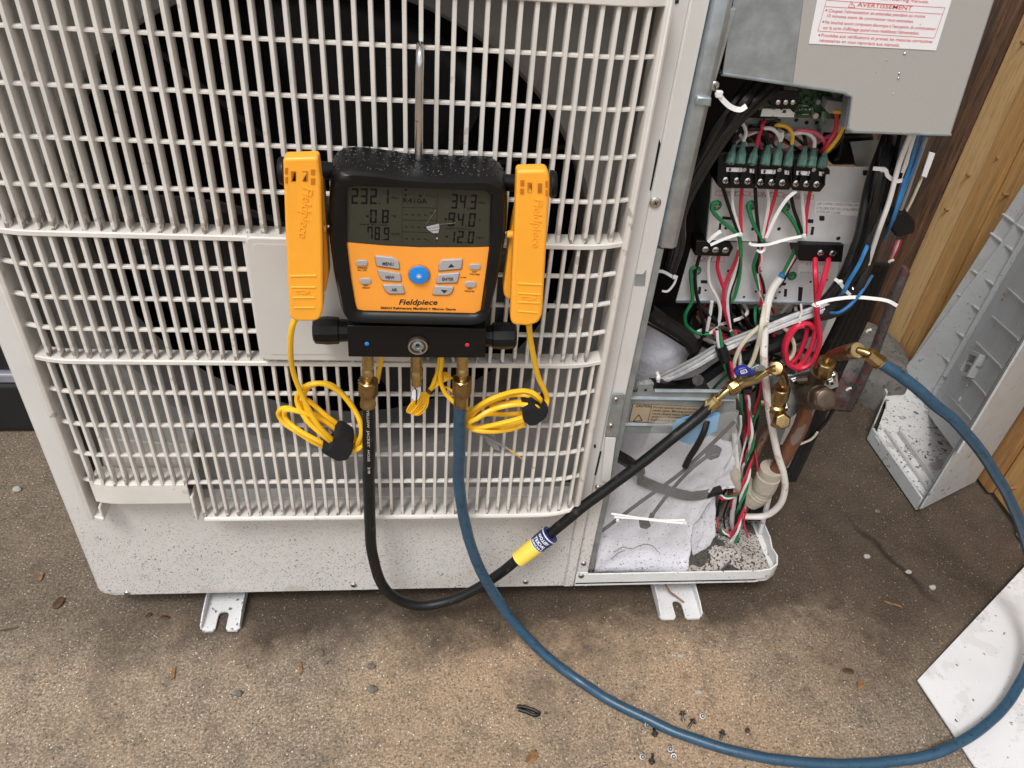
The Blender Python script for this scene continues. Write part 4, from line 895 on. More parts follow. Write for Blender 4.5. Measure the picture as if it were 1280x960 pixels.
tie(P4([(345,930),(362,940),(380,930),(388,905)], .080), .003, "small white cable tie ring under the middle wire bundle")
tie(P4([(390,870),(440,760),(490,680),(540,635)], .074), .0038, "translucent white cable tie tail slanting up between the middle and right bundles")
tie(P4([(145,140),(175,180),(215,215),(260,228),(292,210)], -.004), .0048, "white cable tie tail below the bracket screw at the black cables", (*k4(155,150),-.004))
tie(P4([(925,522),(985,530),(1000,560),(1040,585),(1085,578)], .05), .0042, "white cable tie round the blue and white wires beside the upper plate", (*k4(975,528),.055))
tie(P8([(880,400),(960,378),(1070,366),(1180,374),(1240,385),(1285,408)], .05), .0042, "very long white cable tie tail reaching right towards the fence")
tie(P8([(862,400),(880,408),(900,404)], .068), .0040, "white cable tie ring pinching the two red supply cables")
tie(P8([(975,275),(1000,295),(1030,335),(1070,370)], .06), .004, "white cable tie crossing the blue wire under the lower plate", (*k8(1000,290),.06))
tie(P8([(85,235),(120,240),(165,265)], .06), .0036, "white cable tie round the black cables left of the lower plate", (*k8(172,265),.058))
tie(P8([(185,260),(170,300),(140,335),(110,335)], .058), .0026, "thin curled cable tie tail at the black cables left of the lower plate")
tie(P8([(805,400),(808,440),(798,475)], .075), .0024, "thin clear cable tie hanging above the red coil", (*k8(798,492),.075))
tie(P8([(85,740),(95,765),(90,790)], .03), .0036, "pale cable tie round the silver tubes at the lower left", (*k8(90,770),.028))
# black cables and silver tubes crossing the compartment
for i, (a, l_) in enumerate((([(0,800,.035),(120,765),(250,700),(400,610),(560,545),(740,470),(900,410),(1040,350),(1075,320,.06)], "silver clear tube sweeping across under the lower plate, upper of the pair"),
   ([(0,815,.03),(140,775),(270,715),(420,630),(580,560),(760,490),(920,430),(1050,370),(1090,330,.06)], "silver clear tube sweeping across under the lower plate, lower of the pair"),
   ([(20,800,.045),(120,750),(260,680),(400,600),(600,520),(800,450),(950,385)], "thin grey tube running above the silver tubes"))):
    wire('clear_tube', P8(a, .078), (.0034,.0040,.0024)[i], 'clear' if i < 2 else 'cogrey', l_, 'tube', 'tubes crossing the compartment')
wire('black_cable', P8([(60,800,.05),(180,810),(300,780),(420,700),(560,650),(700,590),(850,530)], .095), .0085, 'hoseb', "thick black cable curving under the silver tubes", 'cable')
wire('black_cable', P8([(40,430,.08),(120,490),(200,540),(250,590),(265,625)], .085), .0095, 'hoseb', "thick black insulated cable sloping over the white blanket", 'cable')
wire('black_cable', P8([(40,500,.09),(120,545),(200,595),(250,630)], .093), .0016, 'coblack', "thin black cord edging the top of the white blanket", 'cable')
wire('black_cable', P8([(250,680,.09),(295,600),(320,520),(310,430)], .13), .005, 'coblack', "black cable dropping behind the blanket corner", 'cable')
wire('black_cable', P8([(290,780,.07),(320,830),(370,880)], .1), .008, 'hoseb', "short black hose end at the cross bracket", 'cable')
wire('black_cable', P8([(470,700,.12),(600,630),(720,590),(760,560)], .12), .012, 'hoseb', "fat black sleeve in the shade behind the cream loop", 'cable')
for i in range(7):
    o_ = i*17
    wire('harness_cable', P4([(340+o_*1.3,60+i*5,.065),(250+o_*1.1+(i*37)%23-8,180,.05-.007*(i%3)),(150+o_*.8+(i*23)%27-10,320,.05+.007*(i%2)),(60+o_*.6,470,.055),(-20+o_*.5,620,.06),(-70+o_*.4,760,.06),(-75+o_*.4,900,.06),(-110+o_*.3,1040,.07)], .05), (.0048,.0034,.0054,.0038,.0048,.0032,.005)[i], 'harness', ('leftmost','second','third','fourth','fifth','sixth','rightmost')[i]+" black cable of the sheaf behind the galvanised edge channel", 'cable', 'black harness sheaf')
for i in range(6):
    wire('harness_cable', [(1132-i*5,168,.07+i*.006),(1122-i*7+(i*31)%9-4,230,.06+.008*(i%3)),(1100-i*6+(i*17)%9-4,300,.06+.008*((i+1)%3)),(1075-i*6,355,.06+i*.004),(1050-i*8,388,.07+i*.004),(1000-i*9,400,.09)], (.0062,.0044,.007,.005,.0064,.0042)[i], 'harness', ('rightmost','fifth','fourth','third','second','leftmost')[i]+" black cable of the sheaf right of the terminal plates", 'cable', 'black harness sheaf on the right')
wire('white_wire', [(1138,168,.045),(1124,205,.045),(1112,250,.045),(1098,290,.048),(1085,330,.06)], .0028, 'cowhite', "white wire running down the front of the right hand black sheaf")
wire('blue_wire', [(1147,168,.05),(1138,205,.048),(1128,235,.047),(1120,262,.046),(1112,284,.06),(1104,300,.11)], .0022, 'coblue', "blue wire bending behind the right hand cable tie", group='blue wires on the right')
wire('blue_wire', [(1156,168,.052),(1146,200,.05),(1133,230,.05),(1124,255,.048),(1117,275,.06)], .0018, 'coblue', "second blue wire right beside the bent one", group='blue wires on the right')
wire('blue_wire', [(1098,285,.12),(1085,306,.06),(1074,330,.05),(1062,350,.05),(1052,368,.06),(1040,372,.12)], .0026, 'coblue', "blue wire surfacing below the upper plate beside the L2 cable", group='blue wires on the right')
wire('blue_wire', [(1090,345,.12),(1079,362,.055),(1066,378,.05),(1050,390,.05),(1038,391,.06)], .0019, 'coblue', "short blue wire curling under the long white tie tail", group='blue wires on the right')
wire('white_wire', [(1143,168,.046),(1133,200,.046),(1128,215,.047)], .0024, 'cowhite', "white wire end between the blue wires")
wire('grey_wire', [(1158,172,.05),(1146,205,.052),(1136,235,.055),(1126,262,.06)], .0022, 'cogrey', "thin grey wire right of the blue wires")
# ------------------------------------------------------------------ rear post, taped lump, footing by the fence
P, Q = A(1050,385,Y=.30), A(1018,470,Y=.30)
U('rear_post', MB().box((P.x+Q.x)/2-.014, (P.x+Q.x)/2+.016, .30, .335, UB+.01, UZ), 'cream', bevel=.001)
mb = slab(rnd([(1118,262),(1128,258),(1146,278),(1144,292),(1122,298),(1112,285)], 4), .08, .035); thing('taped_splice', mb, M['hoseb'], "black taped lump of wiring beside the brown fence boards", 'wiring', bevel=.004)
wire('loose_wire', [(1162,192,.10),(1152,222,.1),(1148,232,.1),(1140,250,.1),(1132,266,.1)], .0018, 'cream_wire', "thin pale wire hanging behind the black splice beside the fence")
thing('wire_tag', slab([(1162,190),(1169,192),(1158,222),(1152,220)], .095, .0015), M['white'], "little white tag on a wire hanging by the brown fence boards", 'tag', smooth=0)
for i, c_ in enumerate(('copink','cowhite','cored')): wire('loose_wire', [(1121+i*3,300,.09),(1117+i*2.6,312,.092),(1112+i*3,322,.10)], .0013, c_, ("pink","white","red")[i]+" thin wire poking out under the black splice")
for i, (x, y) in enumerate(((1113,326),(1085,413),(1060,486))): thing('wire_nut', MB().tube([A(x-2,y+2,Y=.15), A(x,y,Y=.15), A(x+4,y-1,Y=.15)], .0019, 8, 3), M['cream_wire'], ("pale wire clip under the black splice", "pale wire clip left of the pink-stained post", "pale wire clip right of the grey hexagon valve cap")[i], 'clip')
for i in range(5):
    wire('rear_cable', [(1106-i*6,330,.17),(1079-i*7,400,.16),(1050-i*7,460,.15),(1018-i*6+i%2*3,540,.12),(990-i*5,600,.10)], .0068, 'hoseb', ('outermost','second','third','fourth','innermost')[i]+" black insulated cable of those hanging at the open right side behind the valves", 'cable', 'black cables on the open right side')
wire('loose_wire', [(1042,512,.10),(1030,530,.10),(1012,548,.1),(998,556,.1)], .0028, 'coblack', "black wire loop hanging below the grey hexagon cap")
wire('loose_wire', [(1022,540,.09),(1014,549,.09),(998,556,.09)], .0018, 'cream_wire', "pale wire end under the copper pipe with pink tip")
# footing and stained post stump by the fence
fp = A(1125,455,Z=0)
mb = MB(); vs = []; n_ = 26
for j in range(9):
    t = j/8; hh = .085*math.sin(t*math.pi/2); rr = .13*math.cos(t*math.pi/2)**.55
    for k in range(n_):
        a = 2*math.pi*k/n_; d_ = 1+.12*noise.noise(Vector((math.cos(a)*1.5, math.sin(a)*1.5, t*2))); vs.append((1.42+rr*d_*math.cos(a)*.75, .60+rr*d_*math.sin(a)*1.05, hh))
mb.add(vs, [(j*n_+k, j*n_+(k+1) % n_, (j+1)*n_+(k+1) % n_, (j+1)*n_+k) for j in range(8) for k in range(n_)])
thing('concrete_footing', mb, M['footing'], "rounded dusty concrete footing at the foot of the fence behind the blue hose", 'footing', smooth=60)
gp = A(1058,512,Z=0); ht_ = A(1122,330,Y=gp.y).z
mb = MB()
vs = []
for t in (0,.2,.4,.6,.8,1): vs += [(gp.x+a*(1+.12*noise.noise(Vector((t*5,a*90,b_*90))))+.006*math.sin(t*5), gp.y+b_, ht_*t-(.012 if a > 0 and t == 1 else 0)) for a, b_ in ((-.008,-.010),(.008,-.010),(.008,.010),(-.008,.010))]
mb.add(vs, [(r*4+k, r*4+(k+1) % 4, r*4+4+(k+1) % 4, r*4+4+k) for r in range(5) for k in range(4)]+[(0,1,2,3),(20,21,22,23)])
thing('painted_stump', mb, M['pink'], "post with flaking pink paint standing between the unit and the fence", 'post', bevel=.006)
mb = MB(); mb.box(1.24,1.335,.46,.62,0,.04); mb.v = [v+Vector((.012*noise.noise(v*9), .012*noise.noise(v*9+Vector((5,5,5))), 0)) for v in mb.v]
thing('painted_block', mb, M['pink'], "grey block with worn pink paint lying on the ground beside the copper pipe", 'block', bevel=.004)
# ------------------------------------------------------------------ black case on the left behind the unit
kc = A(20, 541, Z=0)
cs = empty('equipment_case', (-.36, .53, 0), "black plastic case with a grey band standing left of the unit", 'case')
part('body', MB().box(-.62,-.215,.395,.72,.0,.115), M['case'], cs, bevel=.012, seg=3)
part('band', MB().box(-.623,-.212,.3915,.723,.117,.137), M['caseband'], cs, bevel=.004)
part('lid', MB().box(-.618,-.217,.397,.718,.139,.42), M['case'], cs, bevel=.014, seg=3)
# ------------------------------------------------------------------ service valves and pipes (fixed to the unit)
vb = U('valve_plate', slab([kn(540,330), kn(640,300), kn(800,320), kn(810,400), kn(700,440), kn(560,560), kn(500,600), kn(420,600), kn(380,330)], .075, .003), 'galv', smooth=0, bevel=.0008)
def hexhead(x, y, Y, r_, m='zinc', par=vb, nm='bolt'):
    P = A(x, y, Y=Y); b = MB().lathe([(0,r_*1.25),(.0015,r_*1.25),(.0016,r_),(.005,r_),(.006,r_*.8)], P, (0,-1,0), 6); o = part(nm, b, M[m], par, smooth=20)
    part('drive', MB().lathe([(0,r_*.4),(.0003,r_*.4)], P+Vector((0,-.0061,0)), (0,-1,0), 6), M['dark'], o, smooth=0)
hexhead(*kn(540,362), .073, .0062); hexhead(*kn(757,366), .068, .0062); hexhead(*kn(487,522), .07, .0055); hexhead(*kn(770,325), .072, .005)
# big suction valve: hexagon cap facing the viewer, body, copper pipe
hx = A(*kn(716,470), Y=.02); hb_ = A(*kn(620,440), Y=.07)
ax = (hx-hb_).normalized()
vl = U('suction_valve', MB().lathe([(0,.018),(.02,.020),(.035,.018),((hx-hb_).length-.012,.0165)], hb_, ax, 18), 'oldbrass', smooth=40)
part('hexagon_cap', MB().lathe([(0,.0135),(.001,.0165),(.018,.0165),(.021,.0150)], hx-ax*.013, ax, 6), M['oldbrass'], vl, smooth=20, bevel=.0015)
part('cap_end', MB().lathe([(0,.0128),(.002,.0120),(.003,.0095),(.0034,.004)], hx+ax*.0075, ax, 18), M['oldbrass'], vl, smooth=40)
p0 = AP((*kn(690,300),.045)); p1 = AP((*kn(650,440),.06))
part('neck', MB().tube([p0, (p0+p1)/2, p1], .0115, 12, 2), M['oldbrass'], vl)
q0, q1 = AP((*kn(560,360),.06)), AP((*kn(650,350),.055)); part('side_arm', MB().tube([q0, (q0+q1)/2, q1], .006, 10, 1), M['oldbrass'], vl)
part('socket', MB().tube([AP((*kn(640,430),.06)), AP((*kn(622,500),.062))], .0125, 14, 1), M['oldbrass'], vl)
part('copper_pipe', MB().tube([AP((*kn(635,480),.062)), AP((*kn(560,680),.066)), AP((961,603,.07))], .0108, 16, 6), M['copper'], vl)
part('foil_edge', MB().tube([AP((*kn(655,530),.055)), AP((*kn(600,660),.059)), AP((*kn(495,880),.064))], .0028, 8, 4), M['cogrey'], vl)
# small liquid valve
lv0, lv1 = AP((*kn(462,410),.052)), AP((*kn(432,540),.058))
ll = U('liquid_valve', MB().lathe([(0,.008),(.004,.010),(.022,.0105),(.024,.0085),(.03,.0085),(.032,.0115),((lv1-lv0).length,.0105)], lv0, lv1-lv0, 18), 'brass', smooth=40)
a, b_ = AP((*kn(440,590),.058)), AP((*kn(480,612),.034)); part('hexagon_cap', MB().lathe([(0,.010),(.012,.0122),(.022,.0122),(.025,.0100)], a, b_-a, 6), M['brass'], ll, smooth=20, bevel=.001)
part('body', MB().tube([AP((*kn(430,520),.058)), AP((*kn(445,590),.058)), AP((*kn(440,620),.058))], .0115, 14, 4), M['brass'], ll)
part('side_arm', MB().tube([AP((*kn(345,490),.07)), AP((*kn(430,500),.062))], .0055, 10, 1), M['brass'], ll)
part('liquid_pipe', MB().tube([AP((*kn(440,610),.06)), AP((*kn(395,640),.075)), AP((*kn(330,760),.085)), AP((905,635,.10)), AP((895,648,.10))], .0068, 12, 6), M['copper'], ll)
# foam insulated elbow and pipe
el = U('insulated_elbow', MB().tube([AP((965,585,.07)), AP((957,605,.072)), AP((948,618,.075)), AP((938,624,.08))], .0172, 18, 5), 'foam', smooth=50)
part('foam_sleeve', MB().tube([AP((944,622,.085)), AP((925,600,.09)), AP((905,570,.10)), AP((880,545,.12))], .0165, 16, 5), M['foam'], el)
part('wrap_band', MB().tube([AP((961,594,.069)), AP((955,608,.071))], .0180, 18, 1), M['foam'], el)
for i in range(2): part('foam_wrinkle', MB().tube([AP((952-i*3.2,614+i*2.4,.073+i*.001)), AP((951-i*3.2,615+i*2.4,.0735+i*.001))], .0177, 18, 1), M['foam'], el)
U('drain_pan_block', slab([(925,618),(962,628),(958,652),(925,650)], .10, .05), 'dark', smooth=0)
U('pan_stay', MB().tube([AP((965,605,.075)), AP((958,635,.085)), AP((950,665,.09))], .0042, 8, 2), 'foot')
# ------------------------------------------------------------------ plastic bag with ties inside, in front of the blankets
bg_o = sheet('plastic_bag', [(842,522),(868,527),(912,512),(924,516),(928,532),(922,552),(904,594),(892,603),(889,612),(862,683),(851,688),(800,676),(747,668),(752,650),(795,590),(815,535),(825,521)], .004, .003, 'bag', amp=.006, th=0, parent=None, fr=22)
for v in bg_o.data.vertices: pass
c0 = sum((v.co for v in bg_o.data.vertices), Vector())/len(bg_o.data.vertices)
for v in bg_o.data.vertices: v.co -= c0
bg_o.location = c0; bg_o['label'] = "clear plastic bag hanging over the white blankets under the cross bracket"; bg_o['category'] = 'bag'
mb = MB(); mb.tube([AP((926,520,.001)), AP((925,540,.001)), AP((912,575,.001)), AP((894,603,.002)), AP((886,615,.003))], .0016, 6, 5)
e_ = part('bag_seam', mb, M['clear'], None); e_.parent = bg_o; e_.matrix_parent_inverse = Matrix.Translation(-c0)
mb = slab([(848,524),(882,514),(900,516),(896,538),(876,550),(862,556),(838,547),(842,530)], .0105, .0006); thing('blue_film_piece', mb, M['bluefilm'], "pale blue film scrap inside the top of the clear bag", 'film', smooth=0)
for pts_, w_, l_, hd in (([(752,664,.0125),(800,628,.0125),(850,592,.0125),(895,550,.0125),(918,527,.0125)], .0052, "long black cable tie lying diagonally inside the clear bag, longer of the two", None),
   ([(812,648,.0125),(835,618,.0125),(860,590,.0125),(885,570,.0125),(898,566,.0125)], .0050, "shorter black cable tie inside the clear bag with its head low down", (815,644,.0125))):
    tie(pts_, w_, l_, hd, 'coblack')
thing('tie_head', slab(rnd([(884,560),(896,558),(903,562),(899,572),(888,576),(882,572)], 2), .0115, .004), M['coblack'], "black tie head showing near the right edge of the clear bag", 'tie head', bevel=.001)
thing('tie_head', slab(rnd([(799,652),(812,653),(814,658),(808,662),(800,660)], 1.5), .0115, .004), M['coblack'], "black tie head near the lower edge of the clear bag", 'tie head', bevel=.001)
tie([(768,646,-.004),(800,648,-.006),(835,652,-.006),(858,654,-.004)], .0036, "white cable tie lying across the lower part of the clear bag", (772,650,-.005))
tie([(764,642,-.003),(778,644,-.005),(820,650,-.006),(856,650,-.004)], .0026, "second thin white cable tie doubled along the first on the bag", (855,653,-.005))
wire('black_tube', [(856,584,-.004),(862,572,-.004),(872,556,-.004),(880,540,-.003),(884,526,.004)], .0042, 'coblack', "short black tube end poking out below the black hose in front of the bag", 'tube')
wire('black_tube', [(768,567,.03),(785,577,.035),(800,590,.05)], .0085, 'hoseb', "black foam tube sticking out left of the clear bag", 'tube')
wire('black_tube', [(800,600,.055),(830,612,.055),(865,620,.06),(900,612,.07)], .008, 'hoseb', "black tube half seen through the clear bag", 'tube')
# ------------------------------------------------------------------ digital manifold hung on the grille
Yf, Yk = -.092, -.036
k2 = Z(3.2, 320, 170); k7 = Z(5.645, 420, 300); kd = Z(5.818, 420, 200)
man = empty('digital_manifold', A(520, 444, Y=-.06), "black and orange digital gauge manifold hooked on the middle of the grille", 'gauge')
def G(name, mb, m, par=None, **k): return part(name, mb, M[m], par or man, **k)
out = [(414,217),(423,213),(437,211),(470,214),(506,220),(545,223),(590,223),(617,223),(631,232),(635,250),(634,285),(628,326),(618,372),(610,401),(596,407),(507,406),(434,403),(426,389),(417,345),(410,295),(411,250)]
inn = [(434,232.5),(614,239),(612.5,270),(612,307),(607,345),(600.5,391),(597,393.5),(450,390),(445,388),(438,345),(433,303)]
cF = (523, 312); N = 88
ro, ri = polar(rnd(out, 5), cF, N), polar(rnd(inn, 3), cF, N)
def f3(p, Y): return A(p[0], p[1], Y=Yf)+Vector((0, Y-Yf, 0))
# housing body: rounded shell narrowing towards the back
prof = [(.965,.0035),(.985,.001),(1.0,.006),(1.012,.016),(1.012,.036),(.99,.048),(.95,.055)]
C3 = A(*cF, Y=Yf); vs = []; fs = []
O3 = [f3(p, Yf) for p in ro]
for s_, d_ in prof:
    for p in O3: vs.append(C3+(p-C3)*s_+Vector((0,d_,0)))
for j in range(len(prof)-1):
    for k in range(N): fs.append((j*N+k, j*N+(k+1) % N, (j+1)*N+(k+1) % N, (j+1)*N+k))
I3 = [f3(p, Yf) for p in ri]
b0 = len(vs); vs += [p+Vector((0,.0005,0)) for p in I3]; vs += [p+Vector((0,.006,0)) for p in I3]
fs += [(k, (k+1) % N, b0+(k+1) % N, b0+k) for k in range(N)]+[(b0+k, b0+(k+1) % N, b0+N+(k+1) % N, b0+N+k) for k in range(N)]
fs.append(tuple(range((len(prof)-1)*N, len(prof)*N)))
# raised rim on the front
mb = MB().add(vs, fs); hs_o = G('housing', mb, 'rubber', smooth=55)
mid = [(a+(b_-a)*.25) for a, b_ in zip(O3, I3)]; mid2 = [(a+(b_-a)*.78) for a, b_ in zip(O3, I3)]
rim_ = MB(); rv = [C3+(p-C3)*.992+Vector((0,.0025,0)) for p in O3]+[p+Vector((0,-.0035,0)) for p in mid]+[p+Vector((0,-.0035,0)) for p in mid2]+[p+Vector((0,.001,0)) for p in I3]
rim_.add(rv, [(j*N+k, j*N+(k+1) % N, (j+1)*N+(k+1) % N, (j+1)*N+k) for j in range(3) for k in range(N)])
G('bezel', rim_, 'rubber', smooth=60)
# water beads on the wet top
mb = MB()
tops = [k for k in range(N) if O3[k].z > C3.z+.05 and abs(O3[k].x-C3.x) < .075]
for i in range(300):
    k = random.choice(tops); t = random.random(); p = O3[k].lerp(O3[(k+1) % N], t); d_ = random.uniform(.004, .050)
    for (s0, d0), (s1, d1) in zip(prof[2:], prof[3:]):
        if d0 <= d_ <= d1 or (d_ < .006 and d0 == .006): sc_ = s0+(s1-s0)*max(0, (d_-d0)/(d1-d0)); break
    P = C3+(p-C3)*sc_+Vector((0,d_,0)); r_ = random.choice((.0005,.0007,.0009,.0013))
    mb.lathe([(-.0006,r_),(.0001,r_),(r_*.6,r_*.55)], P, (0,0,1), 7)
o = G('water_beads', mb, 'water', kind='stuff', smooth=60)
Ys = Yf+.0032
scn = G('screen', slab([(434,232),(614.5,238.6),(612.3,308),(590,308.6),(523,308.6),(480,306.5),(433,302.3)], Ys, .002), 'lcd', smooth=0)
fac = G('key_panel', slab(rnd([(433,303.2),(480,307.4),(523,309.6),(590,309.6),(612.2,309),(607,345),(600.5,391),(596,394),(450,391),(445,388),(438,345)], 2), Ys-.0003, .002), 'face', smooth=0)
# display: digits, units, frame lines
Yd = Ys-.0003
for r_, p0_, p1_, h_ in (('232.1',(112,318),(400,322),112),('34.3',(835,352),(1032,360),106),('-0.8',(215,456),(400,460),96),('-94.0',(782,480),(1025,487),100),('78.9',(228,578),(398,585),94),('-12.0',(790,600),(1015,608),88)):
    G('reading', seg7(MB(), r_, kd(*p0_), kd(*p1_), h_/5.818, Yd), 'lcdink', scn, smooth=0, kind='stuff')
mb = MB()
for s, p, q_, h in (("R410A", (490,312), (662,318), 36), ("PSIG", (402,282), (456,285), 16), ("°F", (402,418), (436,420), 18), ("SH/SC", (402,545), (468,548), 16), ("PSIG", (1036,318), (1088,320), 15), ("°F", (1030,445), (1052,446), 16), ("VSAT", (1020,572), (1078,575), 15), ("Vapor Saturation", (168,472), (380,478), 12), ("Liquid Saturation", (800,500), (985,508), 12), ("---", (655,266), (722,272), 14), ("v", (682,392), (712,394), 20), ("L", (668,590), (680,591), 14)):
    text(mb, s, kd(*p), kd(*q_), h/5.818, Yd)
for y, k in ((396,4), (486,4), (572,4)):
    for i in range(k): line(mb, kd(500+46*i, y+1.2*i), kd(522+46*i, y+1.6+1.2*i), .75, Yd)
for a, b_ in (((482,222),(480,604)), ((738,238),(730,612)), ((484,345),(738,350)), ((484,436),(735,441)), ((484,522),(732,530))): line(mb, kd(*a), kd(*b_), .32, Yd)
for x, y in ((505,256),(612,262),(508,218)): P = A(*kd(x, y), Y=Yd); mb.add([P+Vector((.0011*math.cos(k*1.05),0,.0011*math.sin(k*1.05))) for k in range(6)], [tuple(range(6))])
G('display_marks', mb, 'lcdink', scn, smooth=0, kind='stuff')
mb = MB()
for i, (a, b_, c_, d_) in enumerate((((656,486),(748,464),(752,484),(662,500)), ((664,503),(752,488),(750,505),(680,516)), ((684,520),(749,510),(743,532),(706,532)))): mb.extr([A(*kd(*p), Y=Yd-.0004) for p in (a, b_, c_, d_)], (0,.0003,0))
mb.extr([A(*kd(*p), Y=Yd-.0004) for p in ((728,566),(740,564),(740,576),(730,576))], (0,.0003,0))
cr_ = G('cracked_spot', mb, 'button', scn, smooth=0)
mb = MB(); line(mb, kd(652,470), kd(728,362), .35, Yd-.0004); line(mb, kd(752,468), kd(868,458), .55, Yd-.0004); line(mb, kd(868,458), kd(885,425), .3, Yd-.0004); part('crack', mb, M['zinc'], cr_, smooth=0)
# buttons
Yb2 = Ys-.0022
def button(nm, pts, m='button', rd=2.2): return G(nm, slab(rnd([k7(*p) for p in pts], rd), Yb2, .003), m, bevel=.0007)
def cap(par, s, p, q_, h, m='ink', bold=.02, Y_=None):
    mb = MB(); text(mb, s, k7(*p), k7(*q_), h/5.645, (Yb2-.0003) if Y_ is None else Y_, bold=bold); part('lettering', mb, M[m], par, smooth=0)
mb = MB()
for nm, pts in (('button', [(275,113),(400,126),(442,152),(450,208),(286,184)]), ('button', [(292,213),(454,240),(461,294),(322,284),(310,262)]), ('button', [(328,318),(470,318),(488,380),(372,382),(346,358)]),
   ('button', [(748,143),(893,137),(886,206),(722,220),(730,168)]), ('button', [(722,246),(873,232),(856,303),(706,307)]), ('button', [(700,327),(834,333),(816,376),(790,390),(680,389)])):
    c_ = (sum(p[0] for p in pts)/len(pts), sum(p[1] for p in pts)/len(pts))
    b = button(nm, pts)
    part('seam', slab(rnd([k7(c_[0]+(x-c_[0])*1.05, c_[1]+(y-c_[1])*1.12) for x, y in pts], 2.4), Ys-.0006, .0004), M['orange_dk'], b, smooth=0)
    i = round(c_[0]); 
    if c_[0] < 420 and c_[1] < 170: cap(b, "MENU", (328,178), (406,182), 22)
    elif c_[0] < 420 and c_[1] < 280: cap(b, "VIEW", (346,274), (412,276), 22)
    elif c_[0] < 450: cap(b, "AIR", (392,362), (432,363), 22)
    elif c_[1] > 220 and c_[1] < 300: cap(b, "ENTER", (750,288), (830,288), 22)
    else:
        m2 = MB(); tri = ((790,195),(835,190),(812,168)) if c_[1] < 220 else ((740,352),(788,356),(762,376)); m2.add([A(*k7(*p), Y=Yb2-.0003) for p in tri], [(0,1,2)]); part('arrow', m2, M['ink'], b, smooth=0)
for (x, y) in ((182,163),(207,291),(980,190),(950,314)):
    G('small_button', slab(rnd([k7(x-41,y-18), k7(x+41,y-18), k7(x+41,y+20), k7(x-41,y+20)], 3.4), Yb2+.0006, .0024), 'button', bevel=.0005)
mb = MB(); Yx = Ys-.0005
for s, p, q_, h in (("WIRELESS", (147,202), (222,203), 12), ("ON / OFF", (152,219), (218,220), 12), ("ZERO", (192,326), (230,327), 11), ("WEIGHT", (184,343), (242,344), 11), ("EXIT", (962,230), (996,231), 11), ("TIGHTNESS", (940,246), (1016,250), 11), ("ZERO", (926,349), (964,350), 11), ("PRESSURE", (908,366), (976,369), 11), ("ALARM", (878,268), (918,270), 9)):
    text(mb, s, k7(*p), k7(*q_), h/5.645, Yx, bold=.02)
text(mb, "Fieldpiece", k7(443,456), k7(716,457), 37/5.645, Yx, bold=.024, shear=.25)
text(mb, "SMAN Refrigerant Manifold + Micron Gauge", k7(315,487), k7(845,497), 16/5.645, Yx, bold=.035)
part('printed_text', mb, M['ink'], fac, smooth=0)
P = A(*k7(586,240), Y=Yb2+.0016); G('button_ring', MB().lathe([(0,.0103),(.001,.0103),(.0016,.0097)], P, (0,-1,0), 36), 'orange_dk', smooth=40)
bb = G('backlight_button', MB().lathe([(0,.0095),(.002,.0095),(.003,.0088),(.0034,.006)], P, (0,-1,0), 36), 'bluebtn', smooth=45)
mb = MB(); q_ = P+Vector((0,-.0042,0))
mb.add([q_+Vector((.0012*math.cos(k*.785),0,.0012*math.sin(k*.785))) for k in range(8)], [tuple(range(8))])
for k in range(8):
    u = Vector((math.cos(k*.785), 0, math.sin(k*.785))); v = Vector((-u.z, 0, u.x)); mb.add([q_+u*.0015+v*.0003, q_+u*.0015-v*.0003, q_+u*.0029-v*.0002, q_+u*.0029+v*.0002], [(0,1,2,3)])
part('lamp_symbol', mb, M['white'], bb, smooth=0)
# manifold block, sight glass, colour dots, knobs
Ym = -.084
blk = G('valve_block', slab(rnd([k7(78,604), k7(560,611), k7(1060,628), k7(1052,832), k7(560,830), k7(88,824)], 1.2), Ym, .042), 'black', bevel=.002)
P = A(*k7(578,737), Y=Ym-.0002)
sg = G('sight_glass', MB().lathe([(0,.0102),(.002,.0102),(.0034,.0095),(.0034,.0062),(.0005,.0056)], P, (0,-1,0), 32), 'oldbrass', smooth=35)
part('ring', MB().lathe([(0,.0101),(.003,.0101),(.0044,.0096),(.0044,.0082),(.003,.0078)], P, (0,-1,0), 32), M['zinc'], sg, smooth=35)
part('inner_cap', MB().lathe([(0,.0055),(.0055,.0052),(.006,.0030),(.004,.0020)], P+Vector((0,0,.0015)), (0,-1,0), 24), M['galvd'], sg, smooth=35)
part('bore', MB().lathe([(0,.0019),(.0062,.0019)], P+Vector((-.0002,0,.0036)), (0,-1,0), 16), M['dark'], sg, smooth=35)
part('pin', MB().tube([P+Vector((.0020,-.005,-.0035)), P+Vector((.0042,-.006,-.0072))], .0012, 8, 1), M['steel'], sg)
for (x, y, m_) in ((218,731,'bluebtn'),(926,739,'cored')):
    P = A(*k7(x, y), Y=Ym-.0001); d = G('colour_dot', MB().lathe([(0,.0022),(.0007,.0022),(.0012,.0014)], P, (0,-1,0), 12), m_)
def knob(x0, x1, y, s_):
    a, b_ = A(x0, y, Y=-.063), A(x1, y, Y=-.063); L_ = (b_-a).length
    G('valve_knob', MB().lathe([(0,.0105),(.002,.0128),(L_*.4,.0136),(L_*.72,.0128),(L_*.74,.0110),(L_,.0105)], a, b_-a, 30, knurl=lambda i, k: (.05 if k % 3 == 0 else 0)), 'black', smooth=25)
knob(392, 436, 413, 1); knob(645, 604, 419.5, -1)
